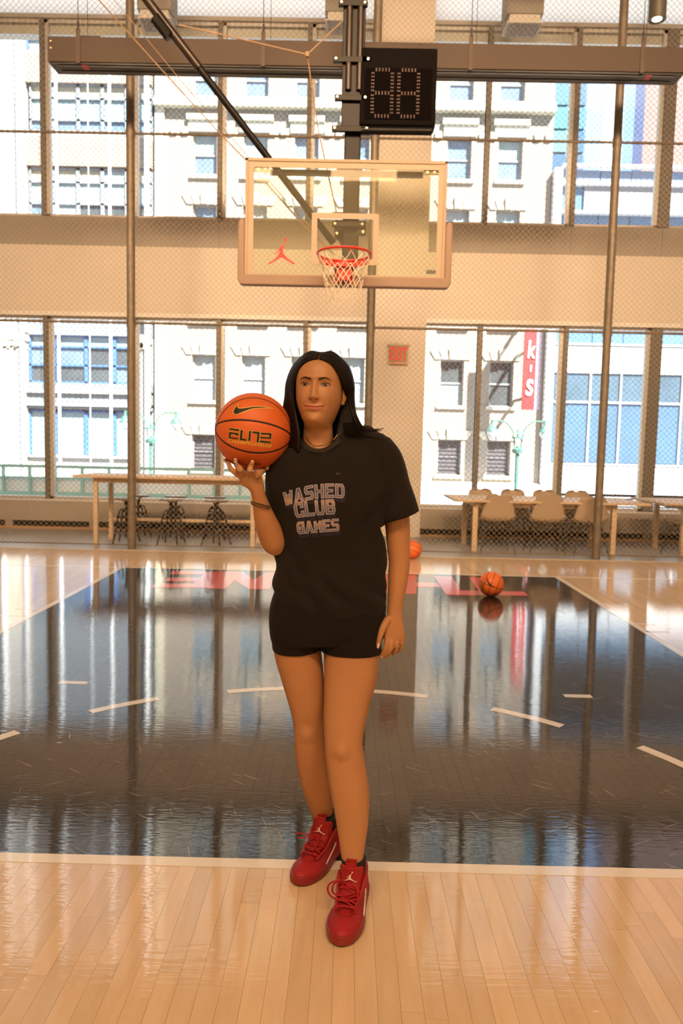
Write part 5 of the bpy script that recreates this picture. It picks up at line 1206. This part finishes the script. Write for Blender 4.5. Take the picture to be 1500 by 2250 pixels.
# cut the neckline and add folds
NCx = HC.x+.012; NCf = Q(704, 989, -.15)
bm = bmesh.new(); bm.from_mesh(to.data)
def fold(p):
    x, z = p.x, p.z; d = 0
    if p.y > -.07: return 0
    d += .008*math.sin((x*.9+z)*62+math.sin(x*31)*.8)*math.exp(-((z-.93)/.045)**2)
    d += .007*math.sin((z-x*1.1)*48)*math.exp(-((x-.16)/.05)**2-((z-1.20)/.09)**2)
    d += .006*math.sin((z+x*1.4)*52+1)*math.exp(-((x+.10)/.06)**2-((z-1.02)/.10)**2)
    d += .0030*math.sin((z*.7-x)*44+2)*math.exp(-((x-.22)/.05)**2-((z-1.28)/.06)**2)
    d += .0020*math.sin(z*70+x*25)*math.exp(-((z-1.0)/.05)**2)
    return d
for v in bm.verts:
    v.co += v.normal*fold(v.co)
def neck_in(p, g=1.0):
    zp = NCf.z+(p.y-(-.15))*.42  # opening plane rises to the back
    return ((p.x-NCx)/(.0640*g))**2+((p.y+.088)/(.078*g))**2 < 1 and p.z > 1.33
# cut sleeve end on the slanted hem line, seen from the front
h0, h1 = Q(833, 1155, -.09), Q(921, 1120, -.09); hd = (h1-h0); hn = Vector((-hd.z, 0, hd.x)).normalized()
for v in bm.verts:
    if v.co.x > h0.x and 1.095 < v.co.z < 1.25:
        dd_ = (v.co-h0).dot(hn)
        if dd_ < 0 and v.co.x > h0.x-.012: v.co -= hn*dd_
bmesh.ops.delete(bm, geom=[f for f in bm.faces if all(neck_in(v.co, 1.07) for v in f.verts)], context='FACES')
bm.to_mesh(to.data); bm.free(); 
md = to.modifiers.new('soft', 'SMOOTH'); md.iterations = 2; md.factor = .4
padj(to)
dg = bpy.context.evaluated_depsgraph_get(); dg.update()
def bvh_of(o):
    ev = o.evaluated_get(dg); me = ev.to_mesh(); t = BVHTree.FromPolygons([v.co+PL for v in me.vertices], [tuple(p.vertices) for p in me.polygons]); ev.to_mesh_clear(); return t
TB = bvh_of(to)
def shirt_pt(px, py, off=.0012):
    d = ray(px, py).normalized(); h = TB.ray_cast(C_, d)
    if h[0] is None: return at(px, py, -.19)
    n = h[1]; n = n if n.dot(d) < 0 else -n; return h[0]+n*off
# collar band
mb = MB(); N = 44; rings = []
for k in range(N):
    a = 2*math.pi*k/N; x = NCx+.0650*math.cos(a); y = -.088-.079*math.sin(a); h = TB.ray_cast(Vector((x*1.0+.012*math.cos(a), y-.012*math.sin(a), 1.6)), Vector((0, 0, -1)))
    z = h[0].z if h[0] else 1.40
    rings.append((x, y, z))
zz = np.array([r[2] for r in rings]); zz = np.convolve(np.r_[zz[-6:], zz, zz[:6]], np.ones(13)/13, 'valid')
rg = []
for k in range(N):
    a = 2*math.pi*k/N; c = Vector((rings[k][0], rings[k][1], zz[k]+.0085)); o = Vector((math.cos(a), -math.sin(a), 0)); up = Vector((0, 0, 1))
    sl = (up*.55+o*-.35).normalized(); nn = (o*.6+up*.75).normalized(); w = .0095
    rg.append([c+o*w*.9-up*.006+nn*.002, c+nn*.0045, c-o*w*.8+up*.0045+nn*.0015, c-o*w*.9+up*.000-nn*.002, c-nn*.004, c+o*w*.7-up*.009])
mb.rings(rg, cap=False, closed=True); pb(mb, 'collar', mat('rib_black', (.020, .016, .014), .9), to and person, smooth=True)
# necklaces
for dz, m_, lb in ((0, 'gold_jewel', None),):
    mb = MB(); P = []
    for px, py in ((672, 958), (680, 974), (692, 984), (704, 986), (718, 981), (730, 970), (742, 955)):
        d = ray(px, py).normalized(); P.append((px, py))
    bvb = None
    dg.update(); ev = bo.evaluated_get(dg); me_ = ev.to_mesh(); bvb = BVHTree.FromPolygons([v.co+PL for v in me_.vertices], [tuple(p.vertices) for p in me_.polygons]); ev.to_mesh_clear()
    def skin_pt(px, py, off=.001):
        d = ray(px, py).normalized(); h = bvb.ray_cast(C_, d); return (h[0]-d*off) if h[0] else at(px, py, -.13)
    for sh_ in (0, -7):
        pts = [skin_pt(px, py+sh_*(1-abs(px-706)/40)) for px, py in [tuple(q) for q in cat(P, 4)]]
        mb.tube(pts, .0008, 5)
    for px, py in ((697, 986), (689, 980), (711, 979)): p = skin_pt(px, py, .0015); mb.tube([p+Vector((0, 0, .0016)), p-Vector((0, 0, .0016))], .0018, 6)
    pb(mb, 'necklace', MT['gold_jewel'], smooth=True)
# bracelet and ring
mb = MB()
for yy, tl in ((1107, .1), (1111, -.08)):
    c = Q(572, yy, -.212); s = PXS; mb.tube([c+Vector((.0285*math.cos(a), -.030*math.sin(a), .010*math.cos(a)*(-1)*.7+.008*tl*10*math.sin(a)*.2)) for a in np.linspace(0, 2*math.pi, 26, endpoint=False)], .0016, 6, closed=True)
pb(mb, 'bracelet', mat('dark_bead', (.05, .03, .02), .35, .4), smooth=True)
mb = MB(); c = Q(871.2, 1421, -.141); mb.tube([c+Vector((.0098*math.cos(a), -.0098*math.sin(a), .002*math.cos(a))) for a in np.linspace(0, 2*math.pi, 18, endpoint=False)], .0010, 6, closed=True)
pb(mb, 'finger_ring', MT['gold_jewel'], smooth=True)
# ---------------- shirt print
GL = {'W': [[(0, 1), (.2, 0), (.5, .8), (.8, 0), (1, 1)]], 'A': [[(0, 0), (.42, 1), (.58, 1), (1, 0)], [(.2, .27), (.8, .27)]], 'S': [[(1, 1), (.12, 1), (0, .9), (0, .62), (.12, .5), (.88, .5), (1, .38), (1, .1), (.88, 0), (0, 0)]],
      'H': [[(0, 0), (0, 1)], [(1, 0), (1, 1)], [(0, .5), (1, .5)]], 'E': [[(1, 1), (0, 1), (0, 0), (1, 0)], [(0, .5), (.8, .5)]], 'D': [[(0, 0), (0, 1), (.8, 1), (1, .8), (1, .2), (.8, 0), (0, 0)]],
      'C': [[(1, .75), (1, 1), (.2, 1), (0, .8), (0, .2), (.2, 0), (1, 0), (1, .25)]], 'L': [[(0, 1), (0, 0), (1, 0)]], 'U': [[(0, 1), (0, .18), (.18, 0), (.82, 0), (1, .18), (1, 1)]],
      'B': [[(0, 0), (0, 1), (.85, 1), (.97, .85), (.97, .62), (.85, .5), (0, .5)], [(.85, .5), (1, .35), (1, .14), (.86, 0), (0, 0)]], 'G': [[(1, .75), (1, 1), (.2, 1), (0, .8), (0, .2), (.2, 0), (1, 0), (1, .48), (.55, .48)]], 'M': [[(0, 0), (0, 1), (.5, .3), (1, 1), (1, 0)]]}
def stroke_letters(mb, word, quad, wid, lw, fn, gap=.16):
    """quad: function (s,t)->px, s along word 0..1, t 0..1 up; lw in glyph widths"""
    n = len(word); cw = 1/(n+(n-1)*gap)
    for i, ch in enumerate(word):
        x0 = i*cw*(1+gap)
        for st in GL[ch]:
            P = [np.array(quad(x0+cw*(lw+a_[0]*(1-2*lw)), (.5*wid+a_[1]*(1-wid)))) for a_ in st]; h = fn[1]; D = [(P[k+1]-P[k])/max(1e-6, np.hypot(*(P[k+1]-P[k]))) for k in range(len(P)-1)]
            closed = np.hypot(*(P[0]-P[-1])) < .3
            def ext(d0, d1):
                c = float(np.clip(np.dot(d0, d1), -1, 1)); th = math.acos(c); return h*min(1.0, math.tan(th/2)) if th < 1.8 else h*.45
            for k in range(len(D)):
                e0 = ext(D[k-1], D[k]) if (k > 0 or closed) else h; e1 = ext(D[k], D[(k+1) % len(D)]) if (k < len(D)-1 or closed) else h
                d = D[k]; nrm = np.array([-d[1], d[0]]); A2 = P[k]-d*e0; B2 = P[k+1]+d*e1; m_ = max(2, int(np.hypot(*(B2-A2))/4)); vs = []
                for q in range(m_+1):
                    c = A2+(B2-A2)*q/m_
                    for u in (-1, 0, 1): vs.append(fn[0](*(c+nrm*h*u)))
                mb.add(vs, [(q*3+j, q*3+j+1, q*3+j+4, q*3+j+3) for q in range(m_) for j in (0, 1)])
def quad_fn(tl, tr, br, bl, arch=0):
    def f(s, t):
        top = [tl[k]*(1-s)+tr[k]*s for k in (0, 1)]; bot = [bl[k]*(1-s)+br[k]*s for k in (0, 1)]; a = -arch*4*s*(1-s)
        return top[0]*t+bot[0]*(1-t), top[1]*t+bot[1]*(1-t)+a
    return f
gradm = bpy.data.materials.new('print_gradient'); gradm.use_nodes = True
def _grad():
    nt = gradm.node_tree; b = nt.nodes['Principled BSDF']; L = nt.links.new; g = nt.nodes.new('ShaderNodeTexCoord'); sx = nt.nodes.new('ShaderNodeSeparateXYZ'); L(g.outputs['Object'], sx.inputs[0])
    m = nt.nodes.new('ShaderNodeMath'); m.operation = 'MULTIPLY'; m.inputs[1].default_value = 16.0; L(sx.outputs[2], m.inputs[0]); f = nt.nodes.new('ShaderNodeMath'); f.operation = 'FRACT'; L(m.outputs[0], f.inputs[0])
    r = nt.nodes.new('ShaderNodeValToRGB'); L(f.outputs[0], r.inputs[0]); e = r.color_ramp.elements; e[0].position = 0; e[0].color = (.10, .10, .17, 1); e[1].position = 1; e[1].color = (.12, .12, .20, 1)
    for p_, c in ((.30, (.20, .17, .20, 1)), (.52, (.50, .32, .20, 1)), (.72, (.20, .17, .20, 1))): x = e.new(p_); x.color = c
    L(r.outputs[0], b.inputs['Base Color']); b.inputs['Roughness'].default_value = .6
_grad()
outm = mat('print_outline', (.38, .36, .46), .6); shm = mat('print_shadow', (.010, .011, .030), .8)
SC_ = .60
WORDS = [('WASHED', quad_fn((622, 1083), (756, 1064), (756, 1095), (626, 1114), 8), 4.3), ('CLUB', quad_fn((644, 1104), (735, 1097), (736, 1129), (650, 1138), 1), 4.6), ('GAMES', quad_fn((651, 1147), (743, 1139), (745, 1166), (654, 1173), 0), 3.7)]
def wq(q, dx=0, dy=0): return lambda s, t: (q(s, t)[0]+dx, q(s, t)[1]+dy)
for w, q, h in WORDS:
    mb = MB()
    for k in range(5): stroke_letters(mb, w, wq(q, .4*k+.6, 1.7*k+2), .20, .15, (lambda x, y: shirt_pt(x, y, .0009), h*SC_+.9))
    pb(mb, 'print_shadow', shm, fix=False)
    mb = MB(); stroke_letters(mb, w, q, .20, .15, (lambda x, y: shirt_pt(x, y, .0016), h*SC_+1.0)); pb(mb, 'print_outline', outm, fix=False)
    mb = MB(); stroke_letters(mb, w, q, .20, .15, (lambda x, y: shirt_pt(x, y, .0023), h*SC_*.72)); pb(mb, 'print_lettering', gradm, fix=False)
mb = MB(); tk = lambda x, y: (735+x*.25, 1030+y*.25)
strip_fill(mb, [(20, 25), (24, 42), (60, 36), (105, 12)], [(20, 25), (10, 42), (22, 56), (105, 12)], lambda u, v: shirt_pt(*tk(u, v), .0012), 12, 2); pb(mb, 'chest_tick', mat('grey_stitch', (.04, .036, .033), .6), fix=False)
# ---------------- shorts
so_ = MB()
loft(so_, [trow(1290, 612, 838, -.085, .098, .098), trow(1325, 597, 845, -.085, .108, .108), trow(1350, 591, 848, -.085, .110, .112), trow(1385, 592, 846, -.088, .106, .108), trow(1408, 598, 842, -.09, .096, .095)], 40, 5, ex=2.4)
loft(so_, [row(655, 1365, -.085, 60, .092, .095), row(653, 1400, -.083, 56.5, .087, .091), row(654, 1424, -.081, 55.0, .084, .087)], 32, 5, ex=2.2)
loft(so_, [row(774, 1365, -.09, 66, .094, .096), row(773, 1400, -.095, 65.5, .091, .094), row(772, 1434, -.099, 64.5, .088, .090)], 32, 5, ex=2.2)
o = so_.build('shorts', shortm, None); remesh(o, .0042, 4, .5); padj(o)
for st in (row(654, 1417, -.081, 56.0, .0855, .089), row(772, 1426, -.099, 65.6, .0895, .092)):
    mb = MB(); c = st; ring = [(c[0]+c[3]*math.cos(a), c[1]-c[4]*math.sin(a), c[2]) for a in np.linspace(0, 2*math.pi, 40, endpoint=False)]; mb.tube(ring, .0011, 5, closed=True); pb(mb, 'hem_seam', shortm, smooth=True)
# ---------------- shoes
redk = mat('shoe_red', (.36, .008, .014), .62, bump=.3, bscale=500, noise=.12, nscale=20); reds = mat('shoe_sole_red', (.26, .016, .015), .45); lacem = mat('lace_red', (.38, .008, .015), .8); whitel = mat('shoe_white', (.82, .68, .60), .5); sockm = mat('sock_black', (.012, .011, .013), .9)
def shoe(loc, yaw, name_side, lace_side):
    t = thing('shoe', None, None, Vector(loc)-PL); t.parent = person; t.rotation_euler = (0, 0, yaw); t.scale = (1.1, 1.1, .84)
    # local: toe towards -y. stations along y: (y, xl, xr, top z)
    n = 30
    def outline(y): # half widths left/right along sole
        K = [(-.150, .000), (-.146, .015), (-.135, .0275), (-.115, .0385), (-.085, .0465), (-.05, .049), (-.01, .043), (.03, .038), (.07, .037), (.105, .037), (.128, .028), (.138, .014), (.142, .0)]
        for (a, wa), (b_, wb) in zip(K[:-1], K[1:]):
            if a <= y <= b_: return wa+(wb-wa)*(y-a)/(b_-a)
        return 0
    ys = [-.1499, -.147, -.142, -.134, -.122, -.105, -.085, -.06, -.035, -.01, .015, .04, .065, .09, .11, .125, .134, .1395, .1418]
    mb = MB(); rings = []
    for y in ys:
        w = max(.002, outline(y)); lift = .012*max(0, (-y-.105)/.045)**1.5; h = .030+.006*math.sin((y+.15)*22)+.010*max(0, (y-.05)/.09)
        prof = [(-w*.94, lift), (-w*1.03, lift+.008), (-w*1.03, lift+h*.7), (-w*.97, lift+h), (w*.97, lift+h), (w*1.03, lift+h*.7), (w*1.03, lift+.008), (w*.94, lift)]
        rings.append([Vector((x, y, z)) for x, z in prof])
    mb.rings(rings); so2 = mb.build('sole', reds, t, smooth=True); md = so2.modifiers.new('b', 'BEVEL'); md.width = .003; md.segments = 2; md.limit_method = 'ANGLE'; md.angle_limit = .6
    up = MB()
    topz = lambda y: float(np.interp(y, [-.146, -.135, -.115, -.09, -.06, -.03, 0, .03, .06, .10, .135], [.038, .052, .062, .068, .074, .085, .100, .112, .118, .120, .110]))
    loft_rows = []
    rings = []
    for y in [-.1465, -.142, -.134, -.122, -.105, -.085, -.06, -.035, -.01, .015, .04, .065, .09, .11, .125, .133, .1375]:
        w = max(.004, outline(y))*.97; tz = topz(y); b0 = .016; c = .0; R = []
        tw = float(np.interp(y, [-.15, -.08, -.03, .02, .14], [.75, .70, .55, .62, .8]))
        for k in range(18):
            a = math.pi*k/17; x = w*math.cos(a); u = abs(math.cos(a)); z = b0+(tz-b0)*math.sin(a)**(.75 if y < -.05 else .6)
            x *= 1-(1-tw)*max(0, (z-b0)/(tz-b0))**1.5
            R.append(Vector((x, y, z)))
        R.append(Vector((-w*.8, y, b0-.002))); R.append(Vector((w*.8, y, b0-.002)))
        rings.append(R)
    up.rings(rings)
    # ankle collar
    loft(up, [(0, .055, .070, .034, .055, .070), (0, .058, .100, .036, .052, .072), (0, .060, .122, .036, .050, .070), (0, .062, .134, .034, .046, .068)], 24, 4)
    o = up.build('upper', redk, t); remesh(o, .0028, 5, .5)
    # opening recess
    mb = MB(); loft(mb, [(0, .060, .118, .027, .036, .052), (0, .060, .1365, .0275, .037, .053)], 20, 2); mb.build('sock_lining', sockm, t, smooth=True)
    mb = MB(); loft(mb, [(0, .045, .10, .031, .033, .040), (0, .043, .135, .0325, .034, .040), (0, .041, .158, .0335, .035, .040), (0, .040, .172, .0345, .0360, .041)], 24, 4); mb.build('sock', sockm, t, smooth=True)
    # tongue
    mb = MB(); P = [(-.045, .084, .024), (-.020, .102, .028), (.0, .128, .031), (.004, .150, .0325), (.004, .166, .032), (.006, .171, .028)]; vs = []; P = cat(P, 3)
    for y, z, w in P:
        for k in range(9): u = -1+k/4; vs.append((w*u, y-.006+.016*u*u, z-.003*u*u))
    N = len(P); mb.add(vs, [(i*9+k, i*9+k+1, (i+1)*9+k+1, (i+1)*9+k) for i in range(N-1) for k in range(8)]); o = mb.build('tongue', redk, t, smooth=True, fix=False); md = o.modifiers.new('t', 'SOLIDIFY'); md.thickness = .007
    mb = MB(); mb.tube([(-.013, .004, .160), (-.013, .004, .186), (-.013, .012, .191)], .001, 4); mb = MB(); mb.box(-.015, -.001, .160, .015, .003, .190); mb.box(-.015, -.001, .187, .015, .016, .190); mb.build('pull_tab', redk, t, bevel=.0015)
    mb = MB(); fn = lambda u, v: Vector((-.019+.038*u, -.0105+.016*((-.019+.038*u)/.032)**2, .124+.036*v)); emblem(mb, lambda u, v: fn(u, v)+Vector((0, .0095*(v-.0)-.0075+.0035*(1-v), 0))); mb.build('emblem', whitel, t, fix=False)
    # eyestay edges and stripes
    for s in (-1, 1):
        mb = MB(); pts = [(s*.024, -.075, topz(-.075)-.004), (s*.027, -.05, topz(-.05)-.004), (s*.030, -.02, topz(-.02)-.006), (s*.034, .0, .108), (s*.036, .012, .122), (s*.036, .030, .130)]
        mb.tube(cat(pts, 4), .0048, 7); mb.build('eyestay', redk, t, smooth=True)
        if s < 0: continue
        mb = MB(); pts = [(s*.0462, -.052, .042), (s*.0425, -.02, .052), (s*.0390, .012, .064), (s*.0365, .03, .076)]; mb.tube(cat(pts, 4), [.0010]+[.0022]*11+[.0010], 6); mb.build('white_stripe', whitel, t, smooth=True)
    mb = MB(); mb.tube([(.020*math.cos(a), -.078+.013*math.sin(a), topz(-.078+.013*math.sin(a))+.000) for a in np.linspace(0, 2*math.pi, 24, endpoint=False)], .0016, 6, closed=True); mb.build('vamp_patch', reds, t, smooth=True)
    mb = MB(); hz = lambda y: float(np.interp(y, [-.07, -.045, -.02, .0], [.076, .090, .106, .128]))
    for k, y in enumerate((-.066, -.050, -.034, -.018, -.004)):
        z = hz(y); sgn = 1 if k % 2 else -1
        mb.tube(cat([(-.026, y+.003*sgn, z-.005), (-.010, y-.004, z+.004), (.010, y-.004, z+.004), (.026, y-.003*sgn, z-.005)], 4), .0032, 6)
        if k < 4: mb.tube(cat([(-.024*sgn, y, z-.002), (0, y+.008, hz(y+.008)+.006), (.024*sgn, y+.016, hz(y+.016)-.002)], 4), .0030, 6)
    mb.build('laces', lacem, t, smooth=True)
    mb = MB(); s = lace_side; ky, kz = -.016, .118
    if s == 'loops':
        for (w_, dz) in ((1.0, 0), (.78, .012)):
            P = [(-.005, ky, kz), (-.030*w_, ky-.012, kz+.018+dz*.4), (-.052*w_, ky-.014, kz+.004), (-.056*w_, ky-.014, kz-.022), (-.042*w_, ky-.016, kz-.042+dz), (-.010, ky-.030, kz-.030+dz), (.020, ky-.026, kz-.016+dz)]
            mb.tube(cat(P, 6), .0027, 6)
        mb.tube(cat([(.0, ky, kz), (.020, ky-.010, kz+.002), (.030, ky-.034, kz-.022), (.022, ky-.058, kz-.040)], 5), .0027, 6)
        mb.tube(cat([(.0, ky, kz), (.028, ky-.014, kz-.004), (.034, ky-.030, kz-.018), (.004, ky-.040, kz-.026)], 5), .0027, 6)
    else:
        mb.tube(cat([(.0, ky, kz), (-.022, ky-.020, kz+.012), (-.045, ky-.028, kz+.012), (-.062, ky-.030, kz+.009)], 5), .0024, 6)
        mb.tube(cat([(.0, ky, kz), (-.020, ky-.024, kz+.004), (-.038, ky-.032, kz+.000), (-.052, ky-.034, kz-.004)], 5), .0024, 6)
        mb.tube(cat([(.0, ky, kz), (-.016, ky-.022, kz-.006), (-.022, ky-.046, kz-.022), (-.014, ky-.062, kz-.032)], 5), .0028, 6)
        mb.tube(cat([(.0, ky, kz), (.012, ky-.024, kz-.008), (.006, ky-.044, kz-.022), (.010, ky-.050, kz-.026)], 5), .0028, 6)
    mb.tube([(-.008, ky, kz), (.008, ky-.002, kz)], .006, 8)
    mb.build('lace_bow', lacem, t, smooth=True); return t
shoe((.103, -.278, 0), math.radians(-11), 'front', 'loops')
shoe((.005, -.010, 0), math.radians(-26), 'rear', 'ends')
